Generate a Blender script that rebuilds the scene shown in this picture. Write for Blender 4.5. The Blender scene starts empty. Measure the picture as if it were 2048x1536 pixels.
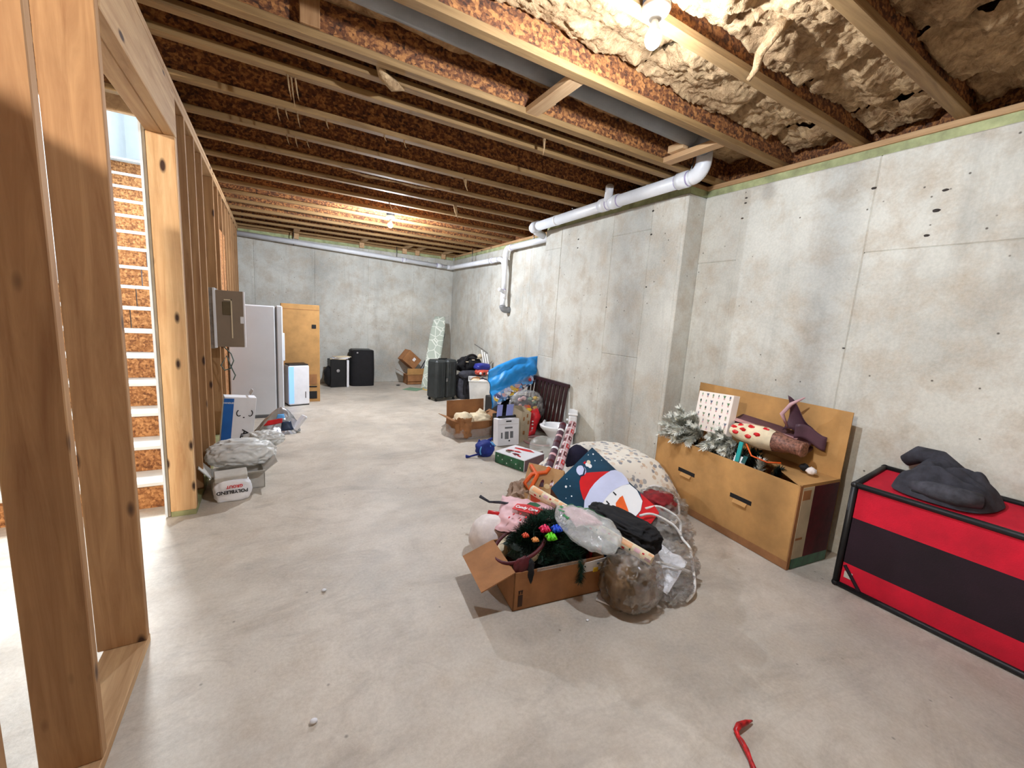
import bpy, bmesh, math, random
from mathutils import Vector, Matrix, noise, Euler
rnd = random.Random(7)
S = bpy.context.scene
C = S.collection
R = math.radians
V = Vector

# ------------------------------------------------------------------ camera, world, lights, exposure
cam = bpy.data.cameras.new('camera'); cam.sensor_width = 36.0; cam.lens = 14.435; cam.clip_start = 0.02
co = bpy.data.objects.new('camera', cam); C.objects.link(co); S.camera = co
_y, _p, _r = R(30.40), R(-8.936), R(3.719)
fw = V((math.sin(_y)*math.cos(_p), math.cos(_y)*math.cos(_p), math.sin(_p)))
rt = V((math.cos(_y), -math.sin(_y), 0)); up = rt.cross(fw)
r2 = math.cos(_r)*rt + math.sin(_r)*up; u2 = -math.sin(_r)*rt + math.cos(_r)*up
co.matrix_world = Matrix(((r2.x, u2.x, -fw.x, 0), (r2.y, u2.y, -fw.y, 0), (r2.z, u2.z, -fw.z, 1.5), (0, 0, 0, 1)))
w = bpy.data.worlds.new('world'); S.world = w; w.use_nodes = True
w.node_tree.nodes['Background'].inputs[0].default_value = (0.5, 0.6, 0.75, 1)
w.node_tree.nodes['Background'].inputs[1].default_value = 0.05
S.view_settings.view_transform = 'Standard'; S.view_settings.look = 'None'
S.view_settings.gamma = 1.0; S.view_settings.use_curve_mapping = False
S.view_settings.exposure = 3.25
BULB = 420.0          # emission of the bulb glass
try: S.cycles.max_bounces = 10; S.cycles.diffuse_bounces = 6; S.cycles.transparent_max_bounces = 12
except Exception: pass
# daylight that comes down the open stairwell from the floor above
la = bpy.data.lights.new('stair_daylight', 'AREA'); la.shape = 'RECTANGLE'; la.size = 0.9; la.size_y = 1.4
la.energy = 19; la.spread = R(80); la.color = (0.86, 0.93, 1.0)
lo = bpy.data.objects.new('stair_daylight', la); C.objects.link(lo); lo.location = (-1.2, 6.7, 5.05)
lo.rotation_euler = V((0.25, -1.5, -2.0)).to_track_quat('-Z', 'Y').to_euler()

# ------------------------------------------------------------------ helpers
def lin(c): return tuple(((v/255)/12.92 if v/255 <= .04045 else ((v/255+.055)/1.055)**2.4) for v in c)+(1,)
class NT:
    def __init__(s, name):
        s.m = bpy.data.materials.new(name); s.m.use_nodes = True; s.t = s.m.node_tree
        s.b = s.t.nodes['Principled BSDF']; s.out = s.t.nodes['Material Output']
    def n(s, kind, **k):
        nd = s.t.nodes.new(kind)
        for a, v in k.items():
            if a[0] == '_': setattr(nd, a[1:], v)
            else:
                key = a.replace('__', ' '); key = int(key[1:]) if key[0] == 'i' and key[1:].isdigit() else key
                if isinstance(v, bpy.types.NodeSocket): s.t.links.new(v, nd.inputs[key])
                else: nd.inputs[key].default_value = v
        return nd
    def l(s, a, b): s.t.links.new(a, b)
    def coord(s, scale=(1, 1, 1), kind='Object', rot=(0, 0, 0)):
        tc = s.n('ShaderNodeTexCoord'); return s.n('ShaderNodeMapping', Vector=tc.outputs[kind], Scale=scale, Rotation=rot).outputs[0]
    def noise(s, vec, scale, detail=6, rough=.6, dist=0):
        return s.n('ShaderNodeTexNoise', Vector=vec, Scale=scale, Detail=detail, Roughness=rough, Distortion=dist).outputs[0]
    def ramp(s, fac, stops, interp='LINEAR'):
        nd = s.n('ShaderNodeValToRGB', Fac=fac); e = nd.color_ramp.elements; nd.color_ramp.interpolation = interp
        while len(e) < len(stops): e.new(.5)
        for i, (p, c) in enumerate(stops): e[i].position = p; e[i].color = lin(c) if len(c) == 3 else c
        return nd.outputs[0]
    def mix(s, fac, a, b, mode='MIX'):
        nd = s.n('ShaderNodeMix', _data_type='RGBA', _blend_type=mode)
        for i, v in ((0, fac), (6, a), (7, b)):
            if isinstance(v, bpy.types.NodeSocket): s.l(v, nd.inputs[i])
            else: nd.inputs[i].default_value = v if i == 0 or len(v) == 4 else lin(v)
        return nd.outputs[2]
    def bump(s, h, strength=.3, dist=.01):
        nd = s.n('ShaderNodeBump', Height=h, Strength=strength, Distance=dist); s.l(nd.outputs[0], s.b.inputs['Normal'])
    def col(s, c):
        if isinstance(c, bpy.types.NodeSocket): s.l(c, s.b.inputs['Base Color'])
        else: s.b.inputs['Base Color'].default_value = lin(c)
        return s
    def set(s, **k):
        for a, v in k.items(): s.b.inputs[a.replace('__', ' ')].default_value = v
        return s
MATS = {}
def plain(name, c, rough=.6, var=.12, scale=8, bump=.15, bscale=40, metal=0, spec=.4, coat=0, trans=0):
    if name in MATS: return MATS[name]
    t = NT(name); v = t.coord()
    n1 = t.noise(v, scale); dk = tuple(x*(1-var) for x in c); lt = tuple(min(255, x*(1+var*.6)) for x in c)
    t.col(t.ramp(n1, [(.3, dk), (.7, lt)])); t.set(Roughness=rough, Metallic=metal)
    t.b.inputs['Specular IOR Level'].default_value = spec; t.b.inputs['Coat Weight'].default_value = coat
    if bump: t.bump(t.noise(v, bscale, 4), bump, .004)
    if trans: t.set(Transmission__Weight=trans)
    MATS[name] = t.m; return t.m
def wood(name, c1, c2, axis, dirt=.3, knots=True):
    t = NT(name); sc = [22, 22, 22]; sc[axis] = 1.6; v = t.coord(tuple(sc))
    g = t.noise(v, 1.0, 5, .65, .8)
    oi = t.n('ShaderNodeObjectInfo').outputs['Random']
    base = t.ramp(g, [(.3, c1), (.72, c2)])
    base = t.mix(t.n('ShaderNodeMath', _operation='MULTIPLY', i0=oi, i1=.35).outputs[0], base, c1)
    v2 = t.coord(); d = t.noise(v2, 3.2, 6, .65)
    base = t.mix(t.ramp(d, [(.5, (0, 0, 0)), (.78, (110, 110, 110))]), base, tuple(x*.55 for x in c1))
    if knots:
        ks = [9, 9, 9]; ks[axis] = 3.4
        vo = t.n('ShaderNodeTexVoronoi', Vector=t.coord(tuple(ks)), Scale=1.0, Randomness=1.0)
        k = t.ramp(vo.outputs['Distance'], [(.09, (255, 255, 255)), (.17, (0, 0, 0))])
        base = t.mix(k, base, (62, 36, 20))
    t.col(base); t.set(Roughness=.75); t.bump(g, .25, .003); MATS[name] = t.m; return t.m
def osb(name, a, b, c, sc):
    t = NT(name); v = t.coord(sc)
    wv = t.n('ShaderNodeTexNoise', Vector=v, Scale=.35, Detail=3)
    vv = t.n('ShaderNodeMix', _data_type='VECTOR'); vv.inputs[0].default_value = .12
    t.l(v, vv.inputs[4]); t.l(wv.outputs['Color'], vv.inputs[5])
    vo = t.n('ShaderNodeTexVoronoi', Vector=v, Scale=1.0, Randomness=1.0)
    vo2 = t.n('ShaderNodeTexVoronoi', Vector=t.coord(tuple(x*1.7 for x in (sc[1], sc[2], sc[0]))), Scale=1.0, Randomness=1.0)
    s1 = t.n('ShaderNodeSeparateColor', Color=vo.outputs['Color']).outputs[0]; s2 = t.n('ShaderNodeSeparateColor', Color=vo2.outputs['Color']).outputs[1]
    n2 = t.noise(t.coord(), 90, 4)
    m0 = t.n('ShaderNodeMath', _operation='MULTIPLY_ADD', i0=s2, i1=.45, i2=t.n('ShaderNodeMath', _operation='MULTIPLY', i0=s1, i1=.35).outputs[0]).outputs[0]
    m = t.n('ShaderNodeMath', _operation='MULTIPLY_ADD', i0=n2, i1=.55, i2=m0).outputs[0]
    t.col(t.ramp(m, [(.3, a), (.62, b), (1.0, c)])); t.set(Roughness=.8); t.bump(m, .5, .003); MATS[name] = t.m; return t.m
def concrete(name, c, stains, floor=False):
    t = NT(name); v = t.coord()
    big = t.noise(v, .9, 7, .62, .3); mid = t.noise(v, 4.5, 7, .7, .2); fine = t.noise(v, 60, 5, .7)
    dk = tuple(x*.80 for x in c); lt = tuple(min(255, x*1.09) for x in c)
    base = t.ramp(big, [(.32, dk), (.5, c), (.68, lt)])
    base = t.mix(t.ramp(mid, [(.45, (0, 0, 0)), (.70, (235, 235, 235))]), base, stains)
    base = t.mix(.16, base, t.ramp(fine, [(.35, dk), (.65, (235, 230, 220))]))
    if not floor:
        dv = t.noise(t.coord((5, 5, .55)), 1.0, 6, .7, .4)
        base = t.mix(t.ramp(dv, [(.53, (0, 0, 0)), (.70, (150, 150, 150))]), base, tuple(x*.70 for x in c))
        pit = t.n('ShaderNodeTexVoronoi', Vector=t.coord((9, 9, 9)), Scale=1.0)
        base = t.mix(t.ramp(pit.outputs['Distance'], [(.035, (255, 255, 255)), (.07, (0, 0, 0))]), base, (95, 90, 82))
    else:
        sw = t.noise(t.coord((1.2, 2.6, 1)), 1.3, 8, .72, 1.2)
        base = t.mix(t.ramp(sw, [(.5, (0, 0, 0)), (.66, (150, 150, 150))]), base, (128, 118, 108))
        sp = t.n('ShaderNodeTexVoronoi', Vector=t.coord((7, 7, 7)), Scale=1.0)
        base = t.mix(t.ramp(sp.outputs['Distance'], [(.02, (200, 200, 200)), (.06, (0, 0, 0))]), base, (90, 82, 74))
    t.col(base); t.set(Roughness=.5 if floor else .9)
    if floor: t.b.inputs['Specular IOR Level'].default_value = .3
    t.bump(t.n('ShaderNodeMath', _operation='MULTIPLY_ADD', i0=mid, i1=.6, i2=fine).outputs[0], .22, .005)
    MATS[name] = t.m; return t.m
def emit(name, c, st):
    t = NT(name); t.set(Emission__Strength=st); t.b.inputs['Emission Color'].default_value = lin(c); t.col(c); MATS[name] = t.m; return t.m
def film(name, c, clear=.7, rough=.2, bs=18):
    t = NT(name); v = t.coord(); nz = t.noise(v, bs, 5, .65, 1.2)
    bp = t.n('ShaderNodeBump', Height=nz, Strength=1.0, Distance=.025)
    lw = t.n('ShaderNodeLayerWeight', Blend=.5, Normal=bp.outputs[0])
    fz = t.n('ShaderNodeMath', _operation='POWER', i0=lw.outputs['Facing'], i1=2.2).outputs[0]
    gl = t.n('ShaderNodeBsdfGlossy', Color=(1, 1, 1, 1), Roughness=rough, Normal=bp.outputs[0])
    df = t.n('ShaderNodeBsdfDiffuse', Color=lin(c), Normal=bp.outputs[0]); tr = t.n('ShaderNodeBsdfTransparent', Color=(1, 1, 1, 1))
    f1 = t.n('ShaderNodeMath', _operation='MULTIPLY_ADD', i0=fz, i1=.22, i2=(1-clear)*.42, _use_clamp=True).outputs[0]
    m1 = t.n('ShaderNodeMixShader', i0=f1, i1=tr.outputs[0], i2=df.outputs[0])
    f2 = t.n('ShaderNodeMath', _operation='MULTIPLY_ADD', i0=fz, i1=.5, i2=.10, _use_clamp=True).outputs[0]
    m2 = t.n('ShaderNodeMixShader', i0=f2, i1=m1.outputs[0], i2=gl.outputs[0])
    t.l(m2.outputs[0], t.out.inputs[0]); MATS[name] = t.m; return t.m

class MB:
    def __init__(s): s.v = []; s.f = []; s.mi = []; s.T = Matrix.Identity(4)
    def add(s, vs, fs, m=0):
        o = len(s.v); s.v += [s.T @ V(p) for p in vs]; s.f += [tuple(i+o for i in f) for f in fs]; s.mi += [m]*len(fs); return s
    def box(s, a, b, m=0):
        x0, y0, z0 = a; x1, y1, z1 = b
        return s.add([(x0,y0,z0),(x1,y0,z0),(x1,y1,z0),(x0,y1,z0),(x0,y0,z1),(x1,y0,z1),(x1,y1,z1),(x0,y1,z1)],
                     [(0,3,2,1),(4,5,6,7),(0,1,5,4),(1,2,6,5),(2,3,7,6),(3,0,4,7)], m)
    def tube(s, pts, r, n=10, m=0, closed=False):
        pts = [V(p) for p in pts]; k = len(pts); vs = []; fs = []
        rr = r if isinstance(r, (list, tuple)) else [r]*k; ref = None
        for i, p in enumerate(pts):
            a = pts[i-1] if i > 0 else (pts[-1] if closed else p); b = pts[i+1] if i < k-1 else (pts[0] if closed else p)
            d = (b-a).normalized()
            if ref is None: ref = d.orthogonal().normalized()
            ref = (ref - d*ref.dot(d)); ref = ref.normalized() if ref.length > 1e-6 else d.orthogonal().normalized()
            q = d.cross(ref)
            vs += [p + rr[i]*(math.cos(2*math.pi*j/n)*ref + math.sin(2*math.pi*j/n)*q) for j in range(n)]
        for i in range(k if closed else k-1):
            for j in range(n):
                i2 = (i+1) % k; fs.append((i*n+j, i*n+(j+1) % n, i2*n+(j+1) % n, i2*n+j))
        if not closed: fs.append(tuple(range(n))[::-1]); fs.append(tuple((k-1)*n+j for j in range(n)))
        return s.add(vs, fs, m)
    def lathe(s, prof, n=24, m=0, o=(0, 0, 0)):
        vs = []; fs = []; k = len(prof)
        for (r, z) in prof: vs += [(o[0]+max(r, 1e-4)*math.cos(2*math.pi*j/n), o[1]+max(r, 1e-4)*math.sin(2*math.pi*j/n), o[2]+z) for j in range(n)]
        for i in range(k-1):
            for j in range(n): fs.append((i*n+j, i*n+(j+1) % n, (i+1)*n+(j+1) % n, (i+1)*n+j))
        fs.append(tuple(range(n))[::-1]); fs.append(tuple((k-1)*n+j for j in range(n)))
        return s.add(vs, fs, m)
    def slab(s, poly, nrm, th, m=0):      # polygon (3d points) thickened against nrm
        nrm = V(nrm).normalized(); k = len(poly); a = [V(p) for p in poly]; b = [p - nrm*th for p in a]
        return s.add(a+b, [tuple(range(k)), tuple(range(2*k-1, k-1, -1))] + [(i, i+k, (i+1) % k+k, (i+1) % k) for i in range(k)], m)
    def grid(s, fn, nu, nv, m=0):
        vs = [fn(i/(nu-1), j/(nv-1)) for j in range(nv) for i in range(nu)]
        return s.add(vs, [(j*nu+i, j*nu+i+1, (j+1)*nu+i+1, (j+1)*nu+i) for j in range(nv-1) for i in range(nu-1)], m)
    def shell(s, fn, nu, nv, th, m=0):    # closed sheet of thickness th
        P = [[V(fn(i/(nu-1), j/(nv-1))) for i in range(nu)] for j in range(nv)]; N = []
        for j in range(nv):
            for i in range(nu):
                du = P[j][min(i+1, nu-1)]-P[j][max(i-1, 0)]; dv = P[min(j+1, nv-1)][i]-P[max(j-1, 0)][i]
                n = du.cross(dv); N.append(n.normalized() if n.length > 1e-9 else V((0, 0, 1)))
        fl = [p for row in P for p in row]; k = len(fl); vs = fl+[p-n*th for p, n in zip(fl, N)]
        fs = []
        for j in range(nv-1):
            for i in range(nu-1):
                q = (j*nu+i, j*nu+i+1, (j+1)*nu+i+1, (j+1)*nu+i); fs += [q, tuple(x+k for x in reversed(q))]
        ed = [i for i in range(nu)]+[j*nu+nu-1 for j in range(1, nv)]+[(nv-1)*nu+i for i in range(nu-2, -1, -1)]+[j*nu for j in range(nv-2, 0, -1)]
        for a, b in zip(ed, ed[1:]+ed[:1]): fs.append((b, a, a+k, b+k))
        return s.add(vs, fs, m)
    def blob(s, c, size, seed=0, amp=.15, fr=2.0, sub=4, sq=1.0, zmin=None, ridge=False, m=0):
        bm = bmesh.new(); bmesh.ops.create_icosphere(bm, subdivisions=sub, radius=1); c = V(c); vs = []
        for v in bm.verts:
            p = v.co.normalized()
            q = V([math.copysign(abs(x)**sq, x) for x in p])
            h = noise.fractal(p*fr+V((seed*3.7, seed*1.3, 5)), .9, 2.1, 4)
            if ridge: h = .35-abs(h)*1.5
            q = q*(1+amp*h); q = V((q.x*size[0]/2, q.y*size[1]/2, q.z*size[2]/2)); vs.append(c+q)
        fs = [tuple(v.index for v in f.verts) for f in bm.faces]; bm.free()
        o = len(s.v); s.add(vs, fs, m)
        if zmin is not None:
            for i in range(o, len(s.v)): s.v[i].z = max(zmin, s.v[i].z)
        return s
    def build(s, name, mat, parent=None, smooth=False, bevel=0, kind=None, label=None, sub=0):
        me = bpy.data.meshes.new(name); off = parent_off(parent)
        me.from_pydata([p-off for p in s.v], [], s.f)
        for x in (mat if isinstance(mat, (list, tuple)) else [mat]): me.materials.append(x)
        me.polygons.foreach_set('material_index', s.mi)
        bm = bmesh.new(); bm.from_mesh(me); bmesh.ops.recalc_face_normals(bm, faces=bm.faces)
        if bevel: bmesh.ops.bevel(bm, geom=bm.edges[:], offset=bevel, segments=1, affect='EDGES', clamp_overlap=True)
        bm.to_mesh(me); bm.free()
        me.polygons.foreach_set('use_smooth', [smooth]*len(me.polygons)); me.update()
        o = bpy.data.objects.new(name, me); C.objects.link(o); o.parent = parent
        if sub:
            md = o.modifiers.new('s', 'SUBSURF'); md.levels = sub; md.render_levels = sub
        if kind: o['kind'] = kind
        if label: o['label'] = label
        return o
def parent_off(p):
    o = V((0, 0, 0))
    while p is not None: o += p.location; p = p.parent
    return o
def thing(name, label, cat, loc=(0, 0, 0), group=None):
    o = bpy.data.objects.new(name, None); C.objects.link(o); o.location = loc; o['label'] = label; o['category'] = cat
    o.empty_display_size = .05
    if group: o['group'] = group
    return o
def struct(name, loc=(0, 0, 0)):
    o = bpy.data.objects.new(name, None); C.objects.link(o); o.location = loc; o['kind'] = 'structure'; return o
def fr(loc, yaw=0, pitch=0, roll=0):
    return Matrix.Translation(loc) @ Euler((R(roll), R(pitch), R(yaw)), 'XYZ').to_matrix().to_4x4()
def plane_fr(o, ex, ey):
    ex = V(ex).normalized(); ez = ex.cross(V(ey)).normalized(); ey = ez.cross(ex)
    return Matrix(((ex.x, ey.x, ez.x, o[0]), (ex.y, ey.y, ez.y, o[1]), (ex.z, ey.z, ez.z, o[2]), (0, 0, 0, 1)))
def text(body, size, mat, parent, M, name='lettering', bold=0.0):
    cu = bpy.data.curves.new(name, 'FONT'); cu.body = body; cu.size = size; cu.extrude = .0006; cu.align_x = 'CENTER'; cu.align_y = 'CENTER'
    cu.resolution_u = 3; cu.offset = bold
    t = bpy.data.objects.new(name, cu); C.objects.link(t)
    me = bpy.data.meshes.new_from_object(t.evaluated_get(bpy.context.evaluated_depsgraph_get()))
    bpy.data.objects.remove(t); me.materials.clear(); me.materials.append(mat)
    me.transform(Matrix.Translation(-parent_off(parent)) @ M)
    o = bpy.data.objects.new(name, me); C.objects.link(o); o.parent = parent; return o
def carton(root, T, L, W, H, mat, flaps=(), th=.006, inner=None, name='box_body'):
    """open box: L along x, W along y, walls and bottom, flaps = (side, degrees below/above upright, length)"""
    b = MB(); b.T = T
    b.box((-L/2, -W/2, 0), (L/2, W/2, th)); b.box((-L/2, -W/2, 0), (L/2, -W/2+th, H)); b.box((-L/2, W/2-th, 0), (L/2, W/2, H))
    b.box((-L/2, -W/2, 0), (-L/2+th, W/2, H)); b.box((L/2-th, -W/2, 0), (L/2, W/2, H))
    body = b.build(name, mat, root)
    for side, ang, ln in flaps:
        q = MB(); a = R(ang)
        if side in 'LR':
            x = -L/2 if side == 'L' else L/2; sg = -1 if side == 'L' else 1
            q.T = T @ Matrix.Translation((x, 0, H)) @ Matrix.Rotation(sg*a, 4, 'Y'); q.box((-th/2, -W/2+.004, 0), (th/2, W/2-.004, ln))
        else:
            y = -W/2 if side == 'F' else W/2; sg = 1 if side == 'F' else -1
            q.T = T @ Matrix.Translation((0, y, H)) @ Matrix.Rotation(sg*a, 4, 'X'); q.box((-L/2+.004, -th/2, 0), (L/2-.004, th/2, ln))
        q.build('flap', mat, root)
    return body
def arc(c, r, a0, a1, ex, ey, n=8):
    c = V(c); ex = V(ex); ey = V(ey)
    return [c+r*(math.cos(R(a0+(a1-a0)*i/n))*ex+math.sin(R(a0+(a1-a0)*i/n))*ey) for i in range(n+1)]
def quad_uv(A, B, Cc):      # point on a plane from (u, v)
    A, B, Cc = V(A), V(B), V(Cc); n = (B-A).cross(Cc-A).normalized()
    if n.z < 0: n = -n
    return (lambda u, v, h=0.0: A+(B-A)*u+(Cc-A)*v+n*h), n
def disc(c, rx, ry, k=14): return [(c[0]+rx*math.cos(2*math.pi*i/k), c[1]+ry*math.sin(2*math.pi*i/k)) for i in range(k)]
def print_poly(root, q, poly, h, mat, name='print'):
    f, n = q; b = MB(); b.slab([f(u, v, h) for u, v in poly], n, .0012); return b.build(name, mat, root)
# ------------------------------------------------------------------ materials of the shell
CONC = concrete('concrete_wall', (196, 196, 188), (172, 158, 138))
FLOOR = concrete('concrete_floor', (200, 190, 176), (182, 168, 150), True)
STUD = wood('pine_stud', (140, 98, 60), (186, 144, 98), 2)  # pine darkened: shade of the near stud faces put into the colour
POST = wood('pine_post', (200, 150, 100), (236, 200, 150), 2)  # same pine made paler, lamplight on the post put into its colour
BEAMY = wood('pine_along', (160, 120, 80), (204, 168, 124), 1)
FLANGE = wood('joist_flange', (116, 86, 50), (166, 132, 84), 0, knots=False)
BLOCKY = wood('pine_block', (176, 136, 94), (214, 180, 138), 1, knots=False)
OSBW = osb('osb_web', (52, 28, 13), (108, 62, 30), (178, 120, 66), (34, 34, 70))
OSBS = osb('osb_sheet', (60, 36, 22), (98, 62, 38), (140, 100, 66), (40, 40, 40))
OSBR = osb('osb_riser', (104, 60, 30), (160, 104, 58), (210, 152, 96), (30, 40, 60))
PVC = plain('white_pvc', (226, 228, 232), .35, .04, 5, .03)
PVCG = plain('grey_pipe', (134, 136, 138), .5, .1, 5, .05)
PRIMER = plain('purple_primer', (172, 160, 196), .4, .15, 20, 0)
STEEL = plain('galvanised_steel', (150, 150, 150), .4, .15, 20, .05, metal=1)
WHITEP = plain('white_paint', (232, 230, 224), .5, .05, 3, .05)
DRYW = plain('drywall_white', (226, 230, 232), .8, .04, 2, .05)
PAPER_BACK = plain('drywall_paper', (150, 136, 116), .9, .1, 6, .1)
TREATED = plain('treated_lumber', (150, 150, 106), .8, .2, 6, .2)
FOAM = plain('sill_foam', (166, 172, 128), .9, .2, 9, .3)
def insul(name, a, b):
    t = NT(name); v = t.coord(); n1 = t.noise(v, 7, 8, .7, 1.2); n2 = t.noise(v, 34, 6, .7, .6)
    base = t.ramp(n1, [(.3, a), (.62, b)]); base = t.mix(.35, base, t.ramp(n2, [(.35, tuple(x*.6 for x in a)), (.65, b)]))
    t.col(base); t.set(Roughness=1.0); t.b.inputs['Specular IOR Level'].default_value = .05
    t.bump(t.n('ShaderNodeMath', _operation='MULTIPLY_ADD', i0=n1, i1=1.0, i2=n2).outputs[0], .8, .02); MATS[name] = t.m; return t.m
TIE = plain('rusty_tie', (52, 46, 42), .8)
INS = insul('fibreglass', (120, 84, 56), (206, 174, 132))

# ------------------------------------------------------------------ floor and walls
f = MB(); f.box((-3.4, -3.2, -.1), (3.8, 9.2, 0)); fo = f.build('floor', FLOOR); fo['kind'] = 'structure'
wr = struct('wall_right')
def panels(root, lst, axis, pos, depth, mat=CONC):
    for a0, a1, z0, z1 in lst:
        b = MB()
        if axis == 'x': b.box((pos, a0, z0), (pos+depth, a1, z1))
        else: b.box((a0, pos, z0), (a1, pos+depth, z1))
        b.build('panel', mat, root, bevel=.0065)
panels(wr, [(2.585, 2.62, 0, 2.70), (2.62, 2.98, 0, 2.70), (2.98, 3.505, 0, 1.19), (2.98, 3.505, 1.19, 2.45), (2.98, 3.505, 2.45, 2.70),
            (3.505, 4.44, 0, 2.70), (4.44, 4.80, 0, 1.03), (4.44, 4.80, 1.03, 2.44), (4.44, 4.80, 2.44, 2.70)], 'x', 3.2, .4)
panels(wr, [(2.22, 2.584, 0, 2.12), (2.22, 2.584, 2.12, 2.70), (1.32, 2.22, 0, 2.70), (.1, 1.32, 0, 2.09), (.1, 1.32, 2.09, 2.70), (-1.1, .1, 0, 2.7), (-3.2, -1.1, 0, 2.7)], 'x', 3.43, .3)
panels(wr, [(4.80, 5.62, 0, 2.70), (5.62, 5.8, 0, 2.7), (5.8, 6.40, 0, 2.70), (6.40, 7.42, 0, 2.70), (7.42, 8.88, 0, 2.70)], 'x', 3.5, .3)
for y, z, s in ((.98, 2.41, .02), (1.0, 2.30, .026), (1.02, 2.16, .02), (2.20, 2.62, .016), (2.20, 2.58, .016), (2.21, 2.46, .016), (1.33, 2.5, .02), (.62, 2.34, .02), (1.33, 1.45, .012)):
    b = MB(); b.blob((3.43, y, z), (.012, s*1.5, s*.8), int(y*9), .3, 2, 2); b.build('form_tie_stub', TIE, wr)
for y, z, s in ((2.98, 2.62, .02), (2.97, 2.4, .018), (2.96, 1.9, .014), (4.1, 2.5, .018), (4.1, 2.4, .016), (3.5, 1.7, .012)):
    b = MB(); b.blob((3.2, y, z), (.012, s*1.4, s*.9), int(y*9), .3, 2, 2); b.build('form_tie_stub', TIE, wr)
wf = struct('wall_far')
panels(wf, [(-.9, -.28, 0, 2.70), (-.28, .70, 0, 2.70), (.70, 1.68, 0, 2.70), (1.68, 2.61, 0, 2.70), (2.61, 3.08, 0, 2.7), (3.08, 3.5, 0, 2.70)], 'y', 8.87, .3)
wn = struct('wall_near'); panels(wn, [(-3.2, -1, 0, 3.1), (-1, 1.2, 0, 3.1), (1.2, 3.7, 0, 3.1)], 'y', -3.2, .2)
wo = struct('wall_outer'); panels(wo, [(-3.2, -1, 0, 3.1), (-1, 1.2, 0, 3.1), (1.2, 3.6, 0, 3.1)], 'x', -3.4, .2)
# sill foam and sill plate on the concrete
tr = struct('trim_1')
def sill(x0, x1, y0, y1):
    b = MB(); b.box((x0+.012, y0, 2.70), (x1, y1, 2.757)); b.build('sill_foam', FOAM, tr)
    b = MB(); b.box((x0-.004, y0, 2.757), (x1, y1, 2.795)); b.build('sill_plate', BEAMY, tr, bevel=.003)
sill(3.43, 3.62, -3.2, .62); sill(3.43, 3.62, .622, 2.58); sill(3.2, 3.62, 2.582, 4.8); sill(3.5, 3.62, 4.802, 8.87)
b = MB(); b.box((-.9, 8.866, 2.757), (3.5, 9.0, 2.795)); b.build('sill_plate', FLANGE, tr)
b = MB(); b.box((-.9, 8.88, 2.70), (3.5, 9.0, 2.757)); b.build('sill_foam', FOAM, tr)

# ------------------------------------------------------------------ stud wall on the left
wl = struct('wall_left'); XL = -.5; D = .14
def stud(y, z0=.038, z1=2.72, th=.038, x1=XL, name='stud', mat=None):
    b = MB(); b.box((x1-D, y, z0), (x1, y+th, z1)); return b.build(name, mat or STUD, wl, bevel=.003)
for y in (-2.9, -2.4, -1.9, -1.4, -.9, -.4, .1, .6, 1.08, 1.56): stud(y)
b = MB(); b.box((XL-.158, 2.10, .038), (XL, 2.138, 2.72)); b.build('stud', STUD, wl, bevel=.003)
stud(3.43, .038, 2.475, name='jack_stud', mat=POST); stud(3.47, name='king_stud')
for y in (3.80, 4.2, 4.6, 5.38, 5.8, 6.2, 6.6, 7.0, 7.4, 7.44, 7.8, 8.2, 8.24, 8.6): stud(y)
for y0, y1, m in ((-3.2, 2.15, BEAMY), (3.43, 8.87, TREATED)):
    b = MB(); b.box((XL-D, y0, 0), (XL, y1, .038)); b.build('bottom_plate', m, wl, bevel=.003)
for y0, y1 in ((-3.2, 2.1), (2.1, 4.95), (4.955, 8.87)):
    b = MB(); b.box((XL-D, y0, 2.72), (XL, y1, 2.757)); b.build('top_plate', BEAMY, wl, bevel=.003)
for y0, y1 in ((-3.2, 3.2), (3.205, 5.4), (5.46, 6.5), (6.52, 8.87)):
    b = MB(); b.box((XL-D+.002, y0, 2.758), (XL+.003, y1, 2.794)); b.build('top_plate', BEAMY, wl, bevel=.003)
b = MB(); b.box((XL-.055, 2.14, 2.475), (XL+.004, 3.47, 2.72)); b.build('header', BEAMY, wl, bevel=.004)
b = MB(); b.box((XL-D, 2.14, 2.475), (XL-.0555, 3.468, 2.72)); b.build('header', BEAMY, wl, bevel=.004)
b = MB(); b.box((XL-D-.016, 3.43, .01), (XL-D-.002, 7.55, 3.1)); b.build('drywall', PAPER_BACK, wl)
b = MB(); b.box((XL-D-.03, 3.426, .01), (XL-D-.017, 7.55, 5.2)); b.build('drywall_face', DRYW, wl)
b = MB(); b.box((XL-.02, 5.86, .3), (XL-.008, 6.5, 2.3)); b.build('osb_patch', OSBR, wl)

# stair hall and the floor above
ws = struct('wall_stairwell')
b = MB(); b.box((-1.80, 3.6, 0), (-1.76, 8.3, 5.2)); b.build('drywall', DRYW, ws)
b = MB(); b.box((-1.80, 8.26, 3.1), (-.6, 8.3, 5.2)); b.build('drywall', DRYW, ws)
b = MB(); b.box((-1.80, 4.26, 3.13), (-.62, 4.3, 5.2)); b.build('drywall', DRYW, ws)
b = MB(); b.box((-1.80, 4.26, 5.2), (-.6, 8.3, 5.24)); b.build('upper_ceiling', DRYW, ws)
b = MB(); b.box((-1.76, 7.27, 3.16), (-.67, 8.26, 3.18)); b.box((-.672, 7.5, 3.16), (-.62, 8.26, 5.2)); b.build('upper_landing', DRYW, ws)
d1 = struct('door_1')
b = MB(); b.box((-1.50, 8.235, 3.18), (-.76, 8.258, 5.1)); b.build('door_leaf', WHITEP, d1, bevel=.003)
for x0, x1 in ((-1.50, -1.42), (-.84, -.76)):
    b = MB(); b.box((x0, 8.215, 3.18), (x1, 8.234, 5.15)); b.build('door_casing', WHITEP, d1, bevel=.003)
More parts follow.
